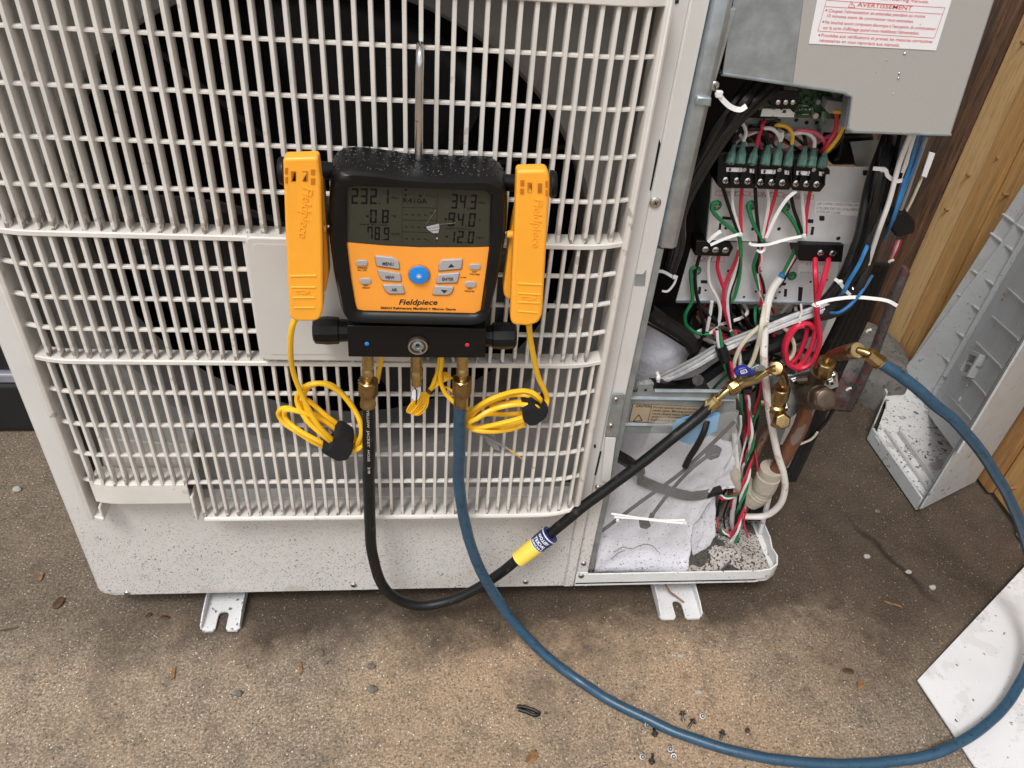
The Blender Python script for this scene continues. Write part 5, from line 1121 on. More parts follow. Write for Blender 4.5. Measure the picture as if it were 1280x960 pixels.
# brass ports under the block, and the hook
def port(x, y0, y1, m='brass', name='port'):
    a, b_ = A(x, y0, Y=-.066), A(x, y1, Y=-.068); L_ = (b_-a).length
    return G(name, MB().lathe([(0,.0060),(L_*.45,.0062),(L_*.50,.0054),(L_*.54,.0054),(L_*.58,.0064),(L_*.75,.0064),(L_*.80,.0050),(L_*.97,.0054),(L_,.0040)], a, b_-a, 22), m, smooth=35)
port(460, 441, 477, 'brassw'); port(520.5, 441, 482, 'brassw'); port(578, 441, 476, 'brassw')
pts = [A(523,198,Y=-.058), A(523.5,160,Y=-.055), A(524,120,Y=-.052), A(524.5,90,Y=-.050), A(525,74,Y=-.048)]
tp = pts[-1]; pts += [tp+Vector((0,.004,.005)), tp+Vector((0,.012,.0075)), tp+Vector((0,.021,.004)), tp+Vector((0,.025,-.006)), tp+Vector((0,.025,-.02))]
G('hook', MB().tube(pts, .0034, 12, 6), 'steel')
part('hook_shank', MB().tube([A(523,200,Y=-.058), A(523.4,150,Y=-.0545)], .0031, 12, 1), M['brass'], man)
mb = MB()
mb.tube([A(436,216,Y=-.070), A(398,212,Y=-.078)], .0075, 12, 1); G('clamp_arm', mb, 'black')
G('clamp_arm', MB().tube([A(628,228,Y=-.070), A(648,229,Y=-.078)], .0075, 12, 1), 'black')
# ------------------------------------------------------------------ the two pipe clamps parked on the manifold arms
def clamp(front, back, label, base, hubp, txt, slots, ridges, pivot, mark, side):
    t = empty('pipe_clamp', base, label, 'temperature clamp', 'temperature clamps hung beside the gauge')
    Yc_ = -.112
    b = MB(); N_ = 72; rf = rnd(front, 5, 5); L_ = [A(x, y, Y=Yc_) for x, y in rf]
    fj = part('front_jaw', b.extr(L_, (0,.0145,0)), M['orange'], t, bevel=.003, seg=3)
    part('back_jaw', slab(rnd(back, 5, 5), Yc_+.0235, .0175), M['orange'], t, bevel=.0025, seg=3)
    mb = MB(); xs_ = [p[0] for p in front]; slab([(front[0][0]+7, front[0][1]+14), (front[1][0]-7, front[1][1]+14), (front[1][0]-5, front[1][1]+62), (front[0][0]+9, front[0][1]+62)], Yc_+.0125, .014, mb); part('hinge_web', mb, M['orange_dk'], t, bevel=.001)
    for p, m_ in slots: part('slot', slab([(p[0],p[1]),(p[2],p[1]),(p[2],p[3]),(p[0],p[3])], Yc_-.0006, .0007), M[m_], fj, smooth=0)
    for p, q_ in ridges: part('grip_ridge', MB().tube([A(*p, Y=Yc_), A(*q_, Y=Yc_)], .0009, 6, 1), M['orange'], fj)
    mb = MB(); (tx, ty, bx, by, w_) = txt; P0, P1 = A(tx, ty, Y=Yc_-.0003), A(bx, by, Y=Yc_-.0003)
    text3(mb, "Fieldpiece", P0, P1, w_, (1,0,0), bold=.01, shear=.15)
    mb.v = mb.v+[]; m_ = part('embossed_lettering', mb, M['orange'], fj, smooth=0).modifiers.new('solid', 'SOLIDIFY'); m_.thickness = .0009; m_.offset = 0
    mb = MB(); text(mb, "TC24", *mark, 4.5, Yc_-.0002, bold=.01); m_ = part('embossed_lettering', mb, M['orange'], fj, smooth=0).modifiers.new('solid', 'SOLIDIFY'); m_.thickness = .0010; m_.offset = 0
    P = A(hubp[0], hubp[1], Y=-.080); e = A(hubp[2], hubp[3], Y=-.080); part('hub', MB().lathe([(0,.0105),(.003,.012),((e-P).length,.012)], P, e-P, 20), M['black'], t, smooth=40)
    P = A(*pivot, Y=Yc_+.019); part('pivot_pin', MB().lathe([(-.004,.0035),(.003,.0035),(.0042,.0025)], P, (side,0,0), 12), M['orange'], t); part('pivot_screw', MB().lathe([(0,.0018),(.006,.0018)], P+Vector((side*.003,.006,-.001)), (side,0,0), 8), M['steel'], t)
    return t
kl, kr = Z(4, 340, 180), Z(4.174, 600, 190)
cl_ = clamp([(353.5,198),(397.5,196.5),(401,225),(403,300),(404,385),(401,398),(394,402),(369,402),(362,397),(357,300)], [(366,222),(403,220),(409,300),(411,345),(407,366),(398,372),(370,370),(364,300)],
  "orange pipe clamp left of the gauge with its cord coiled below", A(382,400,Y=-.1), (349,214,356,214), (379,233,373,296,.0078),
  [((*kl(64,120),*kl(78,150)),'orange_dk'), ((*kl(66,166),*kl(78,196)),'orange_dk'), ((*kl(94,136),*kl(118,186)),'orange_dk'), ((*kl(101,142),*kl(118,186)),'orange'), ((*kl(152,136),*kl(178,186)),'orange_dk'), ((*kl(152,142),*kl(172,186)),'orange'), ((*kl(194,128),*kl(214,154)),'orange_dk'), ((*kl(194,172),*kl(214,202)),'orange_dk')],
  [(kl(92,660), kl(222,658)), (kl(98,716), kl(218,716)), (kl(104,768), kl(214,768)), (kl(110,818), kl(212,818))], kl(246,420), (kl(118,750), kl(190,750)), 1)
cr2 = clamp([(646,213.5),(684,212.5),(687.5,222),(687,245),(683,310),(678,395),(673,404),(660,408),(641,406.5),(638,400),(640,345),(644,262)], [(650,236),(676,236),(668,300),(660,370),(640,376),(631,373),(629,364),(637,300)],
  "orange pipe clamp right of the gauge with its cord coiled below", A(660,405,Y=-.1), (695,230,688,230), (668,248,665,309,.0072),
  [((*kr(211,147),*kr(231,178)),'orange_dk'), ((*kr(210,192),*kr(230,220)),'orange_dk'), ((*kr(248,160),*kr(270,210)),'orange_dk'), ((*kr(254,168),*kr(270,210)),'orange'), ((*kr(302,164),*kr(324,214)),'orange_dk'), ((*kr(302,170),*kr(318,214)),'orange'), ((*kr(342,152),*kr(354,184)),'orange_dk'), ((*kr(342,198),*kr(354,228)),'orange_dk')],
  [(kr(196,686), kr(322,692)), (kr(198,736), kr(314,744)), (kr(198,782), kr(308,788)), (kr(198,830), kr(300,838))], kr(166,430), (kr(214,770), kr(290,775)), -1)
# cords with their coils and black straps
k34 = Z(6.4, 340, 440); k57 = Z(8, 570, 470)
Yw = -.052
def cord(par, l, kk, dy=0, r_=.0029, Y0=None): part('cord', MB().tube([AP((*kk(x, y), Yw+dy-.004*math.sin(i*1.3))) for i, (x, y) in enumerate(l)], r_, 8, 7), M['yellow'], par)
P0 = A(371, 394, Y=-.100)
part('cord', MB().tube([P0, A(365,410,Y=-.097), A(363,432,Y=-.088), AP((*k34(165,140),-.07)), AP((*k34(225,310),-.062)), AP((*k34(300,470),-.060)), AP((*k34(380,600),-.06)), AP((*k34(480,700),-.056))], .0029, 8, 7), M['yellow'], cl_)
cord(cl_, [(500,740),(400,660),(290,560),(220,450),(200,370),(230,300),(320,255),(430,260),(550,330),(650,450),(705,560),(712,670),(660,760),(600,800)], k34)
cord(cl_, [(510,720),(400,640),(310,530),(265,420),(260,330),(310,270),(400,250),(500,280),(620,400),(690,520),(725,620),(720,720),(650,790),(600,800)], k34, .006)
cord(cl_, [(470,775),(350,730),(210,645),(100,570),(52,500),(75,455),(140,450),(210,475),(330,495),(450,550),(580,650),(660,730),(620,790)], k34, .010)
cord(cl_, [(470,760),(350,700),(220,630),(130,560),(98,500),(120,462),(190,470),(320,510),(430,560),(560,660),(650,740),(610,790)], k34, .004)
cord(cl_, [(540,740),(430,680),(330,560),(240,420),(230,380),(300,395),(420,500),(540,590),(660,690),(700,750),(640,800)], k34, .012)
cord(cl_, [(560,780),(640,790),(700,770),(725,720),(715,650)], k34, -.002)
part('strap', slab(rnd([k34(*p) for p in [(490,690),(540,665),(640,730),(645,800),(600,868),(520,876),(420,820),(390,785),(450,790),(478,760)]], 3), Yw-.016, .026), M['strap'], cl_, bevel=.005, seg=3)
part('cord', MB().tube([A(661,405,Y=-.098), A(664,430,Y=-.088), AP((*k57(820,0),-.07)), AP((*k57(880,130),-.064)), AP((*k57(910,220),-.060)), AP((*k57(895,310),-.062)), AP((*k57(855,375),-.062))], .0029, 8, 7), M['yellow'], cr2)
cord(cr2, [(880,300),(840,230),(770,170),(680,148),(560,160),(440,195),(320,245),(200,320),(120,390),(98,470),(150,525),(260,550),(400,552),(560,530),(690,485)], k57)
cord(cr2, [(870,320),(800,235),(700,190),(560,190),(430,225),(310,275),(190,360),(130,440),(140,505),(240,540),(400,530),(560,490),(670,450)], k57, .006)
cord(cr2, [(850,360),(800,310),(700,290),(600,285),(450,310),(320,355),(200,430),(120,470),(160,510),(300,505),(480,465),(670,415)], k57, -.006)
cord(cr2, [(860,350),(780,290),(660,260),(540,265),(420,285),(340,300)], k57, .008)
cord(cr2, [(200,440),(270,390),(360,378),(480,385),(600,378),(670,372)], k57, .010)
cord(cr2, [(105,320),(130,330),(160,345)], k57, .010)
part('strap', slab(rnd([k57(*p) for p in [(690,345),(770,312),(850,372),(890,300),(915,310),(928,355),(900,420),(810,490),(740,502),(685,460),(664,400)]], 2), Yw-.018, .028), M['strap'], cr2, bevel=.005, seg=3)
part('probe_wire', MB().tube([AP((*k57(200,565),-.04)), AP((*k57(330,620),-.036)), AP((*k57(450,690),-.034)), AP((*k57(530,735),-.034))], .0017, 6, 4), M['cogrey'], cr2)
part('probe_tip', MB().tube([AP((*k57(520,728),-.034)), AP((*k57(590,775),-.033)), AP((*k57(660,832),-.033))], .0014, 6, 3, r2=.0006), M['coyellow'], cr2)
part('sensor_tab', slab([k57(*p) for p in [(270,605),(330,570),(370,575),(420,690),(440,750),(390,735),(330,690)]], -.0335, .0015), M['cogrey'], cr2, smooth=0)
# middle bundle of thin yellow sensor wire
km = Z(6, 430, 440)
yb_ = empty('sensor_wire', A(*km(640,290), Y=-.045), "thin yellow wire tied in a small bundle between the middle and right brass ports", 'wire')
for i in range(8):
    o_ = i-3.5; part('loop', MB().tube([AP((*km(770+o_*13,130+abs(o_)*8+i*5),-.046)), AP((*km(715+o_*7,205+o_*6),-.046-.0006*i)), AP((*km(642+o_*1.5,288+o_*3),-.047)), AP((*km(585+o_*11,370+o_*9),-.048+.001*(i%3))), AP((*km(530+o_*14,440+o_*6),-.048+.0012*(i%3))), AP((*km(508+o_*9,462+o_*3),-.045)), AP((*km(545+o_*8,420+o_*6),-.043))], .0011, 6, 5), M['yellow'], yb_)
part('lead', MB().tube([A(*km(722,-30), Y=-.06), AP((*km(715,60),-.052)), AP((*km(700,150),-.05)), AP((*km(660,260),-.05))], .0022, 8, 5), M['yellow'], yb_)
part('lead', MB().tube([A(*km(735,-30), Y=-.062), AP((*km(732,80),-.055)), AP((*km(720,190),-.053)), AP((*km(755,300),-.053)), AP((*km(835,388),-.056))], .0026, 8, 6), M['yellow'], yb_)
part('lead', MB().tube([AP((*km(730,260),-.047)), AP((*km(780,270),-.047)), AP((*km(830,310),-.050))], .0014, 6, 4), M['yellow'], yb_)
part('twist_tie', MB().lathe([(-.0015,.0048),(.0015,.0048)], AP((*km(642,290),-.047)), (1,0,1.3), 10), M['woodd'], yb_)
wire('yellow_wire', [(*km(290,-20),-.055), (*km(275,80),-.05), (*km(258,170),-.05), (*km(245,235),-.056)], .0026, 'yellow', "yellow wire passing behind the left brass port of the gauge")
tg = empty('torn_tag', AP((*km(540,260),-.06)), "torn white tag hanging on black thread under the middle brass port", 'tag')
part('paper', slab([km(*p) for p in [(512,300),(545,262),(575,250),(578,290),(560,350),(540,372),(508,345)]], -.0600, .0012), M['white'], tg, smooth=0)
part('thread', MB().tube([AP((*km(540,232),-.066)), AP((*km(530,262),-.0625)), AP((*km(545,300),-.0612)), AP((*km(540,390),-.0606))], .0007, 6, 4), M['coblack'], tg)
# ------------------------------------------------------------------ hoses
def knurled(a, b_, r_, m, par, n=18):
    L_ = (b_-a).length; K = 9; pr = [(0,r_*.9)]+[(L_*(.04+.92*i/K), r_) for i in range(K+1)]+[(L_,r_*.9)]
    return part('knurled_nut', MB().lathe(pr, a, b_-a, n, knurl=lambda i, k: (.085 if (i+k) % 2 == 0 else -.03)), M[m], par, smooth=20)
# black hose: from the left port, round below the panel and up to the small valve
bh = empty('black_hose', A(520, 757, Y=-.045), "thick black rubber hose looping from the left gauge port up to the blue handled valve", 'hose')
hp = [A(460,500,Y=-.069), A(460.5,540,Y=-.066), A(461,590,Y=-.060), A(462,650,Y=-.052), A(466,695,Y=-.048), A(478,732,Y=-.045), A(500,751,Y=-.043), A(530,757,Y=-.042), A(566,750,Y=-.040), A(610,727,Y=-.036), A(668,683,Y=-.030), A(730,632,Y=-.024), A(790,588,Y=-.016), A(840,548,Y=-.006), A(872,523,Y=.004), A(890,507,Y=.010)]
hw = [p+Vector((noise.noise(p*22), noise.noise(p*22+Vector((7,0,0))), .5*noise.noise(p*22+Vector((0,7,0)))))*.0016 for p in spline(hp, 10)]
part('rubber_hose', MB().tube(hw, lambda t: .00715*(1+.035*noise.noise(Vector((t*60, 3, 1)))), 16, 1), M['hoseb'], bh)
knurled(A(460,475,Y=-.069), A(460,493,Y=-.069), .0098, 'brass', bh)
part('ferrule', MB().lathe([(0,.0072),(.003,.0076),(.012,.0078),(.014,.0086),(.0175,.0086),(.019,.0074)], A(460,491,Y=-.069), A(460,512,Y=-.069)-A(460,491,Y=-.069), 18), M['brass'], bh, smooth=35)
mb = MB(); Yq = -.072
for s, p0, p1, h in (("YELLOW", (458.2,512.5), (458.8,535), 3.4), ("JACKET", (458.9,538), (459.3,559), 3.4), ("HOSE", (459.3,563), (459.6,577), 3.0), ("3/8", (459.7,584), (459.9,592), 3.0)):
    text3(mb, s, A(*p0, Y=-.0786+.0095*(p0[1]-505)/90), A(*p1, Y=-.0786+.0095*(p1[1]-505)/90), .0026, (1,0,0), bold=.01)
part('printed_text', mb, M['plate'], bh, smooth=0)
# label sleeve
a, b_ = A(648,699,Y=-.033), A(688,668,Y=-.0285); ax = b_-a; L_ = ax.length
ls = part('label_sleeve', MB().lathe([(0,.0116),(L_*.58,.0124),(L_*.58,.0110)], a, ax, 26), M['labely'], bh, smooth=40)
part('label_end', MB().lathe([(0,.01205),(L_*.36,.0128),(L_*.42,.0126),(L_*.42,.0116)], a+ax*.585, ax, 26), M['labelb'], bh, smooth=40)
part('white_edge', MB().lathe([(0,.0129),(L_*.025,.0129)], a+ax*.955, ax, 26), M['white'], bh, smooth=40)
part('white_edge', MB().lathe([(0,.0123),(L_*.02,.0123)], a+ax*.575, ax, 26), M['white'], bh, smooth=40)
axn = ax.normalized(); view = CO-(a+b_)/2; view = (view-axn*view.dot(axn)).normalized(); sd_ = axn.cross(view).normalized()
mb = MB()
for s, f, k, h in (("HOSE", .64, -.006, .0026), ("JACKET", .73, -.0075, .0044), ("YELLOW", .85, -.0075, .0044)):
    P0 = a+ax*f+sd_*k*1.0; P1 = a+ax*f-sd_*k
    v_, f_ = glyphs(s, .03, 0); x0 = min(p.x for p in v_); x1 = max(p.x for p in v_); V = []
    for p in v_:
        th = ((p.x-x0)/(x1-x0)-.5)*1.7; rr = .0132; V.append(a+axn*(f*L_+p.y/.7*h-h*.3)+view*rr*math.cos(th)-sd_*rr*math.sin(th))
    mb.add(V, f_)
part('label_text', mb, M['white'], ls, smooth=0)
# ferrule and ball valve at the far end
PVp = lambda x, y, Y: A(*kv(x, y), Y=Y)
f0, f1 = PVp(90,425,.010), PVp(168,352,.013)
part('ferrule', MB().lathe([(0,.0088),((f1-f0).length*.75,.0086),((f1-f0).length*.8,.0098),((f1-f0).length,.0098)], f0, f1-f0, 8), M['brassw'], bh, smooth=20)
part('tube_stub', MB().tube([PVp(150,365,.0125), PVp(200,315,.014), PVp(262,268,.017)], .0042, 12, 3), M['brassw'], bh)
v0, v1 = PVp(240,290,.016), PVp(345,222,.022)
bv = part('ball_valve', MB().lathe([(0,.0075),(.004,.0098),(.013,.0102),(.0145,.0085),((v1-v0).length,.0085)], v0, v1-v0, 8), M['brass'], bh, smooth=25)
part('valve_stem', MB().tube([PVp(335,235,.022), PVp(420,215,.025), PVp(470,190,.028)], .0062, 8, 2), M['brass'], bv)
part('square_body', MB().extr([PVp(*p, .022) for p in ((425,212),(530,140),(552,172),(440,240))], (0,.012,0)), M['brassw'], bv, bevel=.0012)
part('handle', slab(rnd([kv(288,160), kv(320,130), kv(380,115), kv(412,142), kv(452,152), kv(440,178), kv(385,180), kv(330,190), kv(298,182)], 2), .006, .008), M['lid'], bv, bevel=.0016)
mb = MB(); sq = [kv(334,142), kv(372,130), kv(384,152), kv(342,164)]
for i in range(4): line(mb, sq[i], sq[(i+1) % 4], .9, .0057)
text(mb, "O", kv(348,158), kv(366,152), 2.4, .0057, bold=.03); part('handle_mark', mb, M['white'], bv, smooth=0)
part('handle_plate', slab(rnd([kv(408,125), kv(470,95), kv(520,115), kv(525,150), kv(500,140), kv(440,150)], 1.4), .010, .002), M['galv'], bv, bevel=.0005)
P = PVp(455,128,.0095); part('rivet', MB().lathe([(0,.003),(.001,.0028),(.0016,.0015)], P, (0,-1,0), 12), M['zinc'], bv)
part('lower_handle', MB().tube([PVp(345,285,.03), PVp(410,285,.03)], .006, 8, 2), M['coblack'], bv)
e0, e1 = PVp(535,150,.028), PVp(600,128,.032)
part('elbow_tube', MB().tube([e0, PVp(570,125,.024), PVp(600,122,.022)], .0042, 10, 4), M['brass'], bh)
c0, c1 = PVp(600,122,.024), PVp(615,140,.046)
eb = part('swivel_elbow', MB().lathe([(0,.0045),(.0005,.0078),(.004,.0096),(.014,.0096),((c1-c0).length,.0085)], c0, c1-c0, 20), M['brass'], bh, smooth=35)
part('elbow_leg', MB().tube([PVp(625,140,.040), PVp(650,190,.046), PVp(655,235,.050)], .0068, 12, 3), M['brass'], eb)
knurled(PVp(645,265,.051), PVp(628,345,.054), .0105, 'brass', bh, 18)
# blue hose
lh = empty('blue_hose', A(720, 850, Z=.0), "long blue hose running from the right gauge port over the ground to a brass elbow", 'hose')
hp = [A(576,500,Y=-.069), A(575.5,530,Y=-.067), A(573,570,Y=-.062), A(574,612,Y=-.058), A(581,655,Y=-.058), A(596,700,Y=-.062), A(617,742,Y=-.068), A(645,782,Y=-.080), A(680,818,Y=-.100), A(720,848,Z=.0085), A(760,874,Z=.0075), A(805,897,Z=.0075), A(855,919,Z=.0075), A(910,937,Z=.0075), A(970,949,Z=.0075), A(1040,955,Z=.0075), A(1110,953,Z=.009), A(1165,942,Z=.018), A(1210,922,Z=.026), A(1250,889,Z=.030), A(1277,848,Z=.040), A(1297,800,Z=.065), A(1300,752,Z=.105), A(1289,700,Y=-.055), A(1270,642,Y=-.05), A(1240,585,Y=-.05), A(1204,538,Y=-.05), A(1162,499,Y=-.045), A(1122,468,Y=-.035), A(1100,453,Y=-.028)]
hw = [p+Vector((noise.noise(p*22), noise.noise(p*22+Vector((7,0,0))), .5*noise.noise(p*22+Vector((0,7,0)))))*.0016 for p in spline(hp, 10)]
part('rubber_hose', MB().tube(hw, lambda t: .00715*(1+.035*noise.noise(Vector((t*60, 3, 9)))), 16, 1), M['hosel'], lh)
knurled(A(577.5,473,Y=-.069), A(577,492,Y=-.069), .0098, 'brass', lh)
part('ferrule', MB().lathe([(0,.0072),(.003,.0076),(.014,.0078),(.019,.0076)], A(576.5,490,Y=-.069), A(576,512,Y=-.069)-A(576.5,490,Y=-.069), 18), M['brass'], lh, smooth=35)
kq = Z(5.33, 1000, 400); Q = lambda x, y, Y: A(*kq(x, y), Y=Y)
f0, f1 = Q(535,285,-.028), Q(455,222,-.022)
part('ferrule', MB().lathe([(0,.0098),(.002,.0098),(.0025,.0086),((f1-f0).length,.0086)], f0, f1-f0, 8), M['brass'], lh, smooth=20)
part('tube_stub', MB().tube([Q(460,228,-.022), Q(425,212,-.018), Q(385,202,-.014)], .0042, 12, 3), M['brass'], lh)
b0_, b1_ = Q(384,200,-.014), Q(232,232,.024); L_ = (b1_-b0_).length
bd = part('quick_coupler', MB().lathe([(.006,.0045),(.001,.0072),(0,.0090),(.002,.0100),(.010,.0102),(.014,.0096),(L_*.8,.0085),(L_,.0072)], b0_, b1_-b0_, 24), M['brass'], lh, smooth=35)
part('coupler_collar', MB().lathe([(0,.0088),(.0015,.0098),(.0035,.0098),(.005,.0076)], b0_-(b1_-b0_).normalized()*.0008, b1_-b0_, 24), M['brassw'], lh, smooth=35)
part('elbow_leg', MB().tube([Q(250,225,.020), Q(205,232,.030), Q(185,265,.038)], .0056, 12, 4), M['brass'], lh)
knurled(Q(178,272,.038), Q(148,358,.043), .0112, 'brass', lh, 18)
# ------------------------------------------------------------------ grey service cover standing against the fence
cov = empty('service_cover', A(1150,640,Z=0), "removed grey plastic service cover standing upright against the board fence, dirt in its foot", 'cover')
XF = 1.488
Bb, Bt = A(1150,636,Z=.012), A(1280,424,Y=.19); Rb, Rt = A(1172,492,X=XF), A(1280,305,X=XF+.004)
Tb, Tt = A(1136,458,X=XF-.012), A(1280,232,X=XF-.002); Cb, Ct = A(1221,597,X=XF+.002), A(1280,505,X=XF+.004)
def up_(a, b_, z): return a+(b_-a)*((z-a.z)/(b_.z-a.z))
HT = .66; Tt, Rt, Bt, Ct = up_(Tb,Tt,HT), up_(Rb,Rt,HT), up_(Bb,Bt,HT), up_(Cb,Ct,HT)
Rb, Tb, Cb = up_(Rb,Rt,.02), up_(Tb,Tt,.05), up_(Cb,Ct,.012)
mb = MB(); nseg = 1
# rounded foot on the narrow side: the edge curves out at the bottom
Tm = up_(Tb,Tt,.13)
mb.add([Tb+Vector((-.045,-.02,-.015)), Tb+Vector((-.02,-.015,.0)), Tb.lerp(Tm,.45)+Vector((-.004,-.002,0)), Tm, Tt, Rt, Rb], [(0,1,2,3,4,5,6)])
Bm = A(1197,566,Z=.2); _n = (Rb-Bb).cross(Bt-Bb).normalized(); _d = (Bm-CO); Bm = CO+_d*((Bb-CO).dot(_n)/_d.dot(_n))
mb.add([Rb, Rt, Bt, Bm], [(0,1,2,3)])
mb.add([Bb, Bt, Ct, Cb], [(0,1,2,3)])
o = part('shell', mb, M['cover'], cov, smooth=0); so = o.modifiers.new('solid', 'SOLIDIFY'); so.thickness = .0035; so.offset = 0
mb = MB(); nB = (Rb-Bb).normalized(); nC = (Cb-Bb).normalized()
w1, w2 = .016, .005
mb.extr([Bb-nC*.001, Bb+nB*w1, Bb+nB*w1+Vector((-.004,-.004,0)), Bb+Vector((-.006,-.004,0))], Bt-Bb); part('edge_lip', mb, M['cover'], cov, smooth=0, bevel=.001)
mb = MB().extr([Bb+nB*.007+Vector((-.008,-.006,0)), Bb+nB*.010+Vector((-.008,-.006,0)), Bb+nB*.010, Bb+nB*.007], Bt-Bb); part('edge_bead', mb, M['cover'], cov, smooth=0)
nrm = (Rb-Bb).cross(Bt-Bb).normalized()
if nrm.dot(CO-Bb) < 0: nrm = -nrm
def onp(px, py, P_, n_):
    d = FW+RT*((px-CXP)/FPX)-UP*((py-CYP)/FPX); return CO+d*((P_-CO).dot(n_)/d.dot(n_))
nT = (Tb-Rb).cross(Rt-Rb).normalized()
if nT.dot(CO-Rb) < 0: nT = -nT
for p_, q_ in (((1242,397),(1276,427)),((1222,429),(1255,462)),((1212,470),(1235,496)),((1185,492),(1216,526)),((1262,362),(1292,390))):
    P_, Q_ = onp(*p_, Bb, nrm), onp(*q_, Bb, nrm); part('rib', MB().extr([P_+nrm*.0018, Q_+nrm*.0018, Q_+nrm*.0055, P_+nrm*.0055], (0,0,.0028)), M['cover'], cov, smooth=0)
for p_, q_ in (((1180,401),(1207,422)),((1166,430),(1191,455)),((1216,338),(1247,358)),((1199,368),(1229,390)),((1240,292),(1272,317)),((1255,268),(1285,290))):
    P_, Q_ = onp(*p_, Rb, nT), onp(*q_, Rb, nT); part('rib', MB().extr([P_+nT*.0018, Q_+nT*.0018, Q_+nT*.007, P_+nT*.005], (0,0,.0028)), M['cover'], cov, smooth=0)
for f in (.45,):
    P_ = Tb.lerp(Rb,f); Q_ = Tt.lerp(Rt,f); part('rib', MB().extr([P_+nT*.0018, Q_+nT*.0018, Q_+nT*.006, P_+nT*.006], (Rb-Tb).normalized()*.0025), M['cover'], cov, smooth=0)
mb = MB().tube([Rb+nrm*.004, Rt+nrm*.004], .006, 8, 1); part('corner_fillet', mb, M['cover'], cov)
# handle clip on the wide wall
def onw(px, py):
    d = FW+RT*((px-CXP)/FPX)-UP*((py-CYP)/FPX); t = (Bb-CO).dot(nrm)/d.dot(nrm); return CO+d*t
c4 = [onw(1206,469), onw(1222,440), onw(1236,446), onw(1219,474)]
hd = part('handle_clip', MB().ring(c4, [p.lerp(sum(c4,Vector())/4,.28) for p in c4], nrm*.014), M['cover'], cov, smooth=0)
part('clip_bar', MB().extr([c4[0].lerp(c4[1],.45), c4[0].lerp(c4[1],.55), c4[3].lerp(c4[2],.55), c4[3].lerp(c4[2],.45)], nrm*.010), M['cover'], cov, smooth=0)
for (x, y, r_, m_) in ((1257,371,.0075,'foam'),(1201,500,.006,'cover'),(1212,482,.005,'cover')):
    P = onw(x, y)+nrm*.002; b = part('boss', MB().lathe([(0,r_),(.002,r_),(.0022,r_*.5),(.0005,r_*.45)], P, nrm, 14), M[m_], cov, smooth=40)
# foot plate with dirt, stepped front rim
Af, Bf = A(1085,545,Z=.012), A(1148,636,Z=.012)
fl = [A(1094,545,Z=.03), A(1108,506,Z=.03), A(1103,482,Z=.03), A(1112,466,Z=.03)]
fp_ = [fl[0], fl[1], fl[2], fl[3], Tb+Vector((-.02,-.01,-.02)), Rb, Cb.lerp(Rb,.2), Bb.lerp(Rb,.05)]
fp_ = [Vector((p.x, p.y, .03)) for p in fp_]
part('foot_plate', MB().extr(fp_, (0,0,-.004)), M['coverw'], cov, smooth=0)
dirv = (Bf-Af).normalized(); inw = Vector((-dirv.y, dirv.x, 0)); inw = inw if inw.dot(Rb-Af) > 0 else -inw
for off, hgt, wd in ((0,.034,.005),(.022,.030+.008,.004),(.046,.030+.012,.004)):
    a0 = Vector((Af.x,Af.y,.004 if off == 0 else .030))+inw*off+dirv*(off*.35); b0_ = Vector((Bf.x,Bf.y,.004 if off == 0 else .030))+inw*off-dirv*(.004+.75*off)
    part('rim', MB().extr([a0, b0_, b0_+inw*wd, a0+inw*wd], (0,0,hgt-a0.z)), M['cover'], cov, smooth=0, bevel=.001)
rimp = [Af, A(1101,506,Z=.012), A(1091,484,Z=.012), A(1098,464,Z=.012), A(1116,452,Z=.012)]
for i in range(4):
    a0, b0_ = rimp[i], rimp[i+1]; part('rim', MB().extr([Vector((a0.x,a0.y,.004)), Vector((b0_.x,b0_.y,.004)), Vector((b0_.x,b0_.y,.045)), Vector((a0.x,a0.y,.045))], Vector((.005,.003,0))), M['cover'], cov, smooth=0, bevel=.001)
mb = MB()
for i in range(260):
    P = A(random.gauss(1158,16), random.gauss(482,9), Z=.031) if i < 130 else A(random.gauss(1132,22), random.gauss(566,11), Z=.031)
    s_ = random.uniform(.0008,.0034); b0 = [P+Vector((random.uniform(-1,1)*s_, random.uniform(-1,1)*s_, random.uniform(0,1)*s_)) for _ in range(4)]; mb.add(b0, [(0,1,2),(0,1,3),(1,2,3),(0,2,3)])
part('dirt_clumps', mb, M['leaf'], cov, smooth=0, kind='stuff')
# ------------------------------------------------------------------ white sheet panel lying at the right
pp = [A(1147,850,Z=.007), A(1218,957,Z=.006), A(1226,962,Z=.006), A(1340,985,Z=.012), A(1400,850,Z=.03), A(1345,640,Z=.03)]
pn = MB().extr(pp, (0,0,-.0022)); sp_ = thing('sheet_panel', pn, M['panel'], "white painted sheet panel lying on the concrete under the blue hose", 'panel', smooth=0)
c_ = A(1195.5, 901, Z=.0062); h_ = part('screw_hole', MB().lathe([(0,.0028),(.0003,.0028)], c_+Vector((0,0,.0012)), (0,0,1), 12), M['dark'], None, smooth=0); h_.parent = sp_; h_.matrix_parent_inverse = Matrix.Translation(-sp_.location)
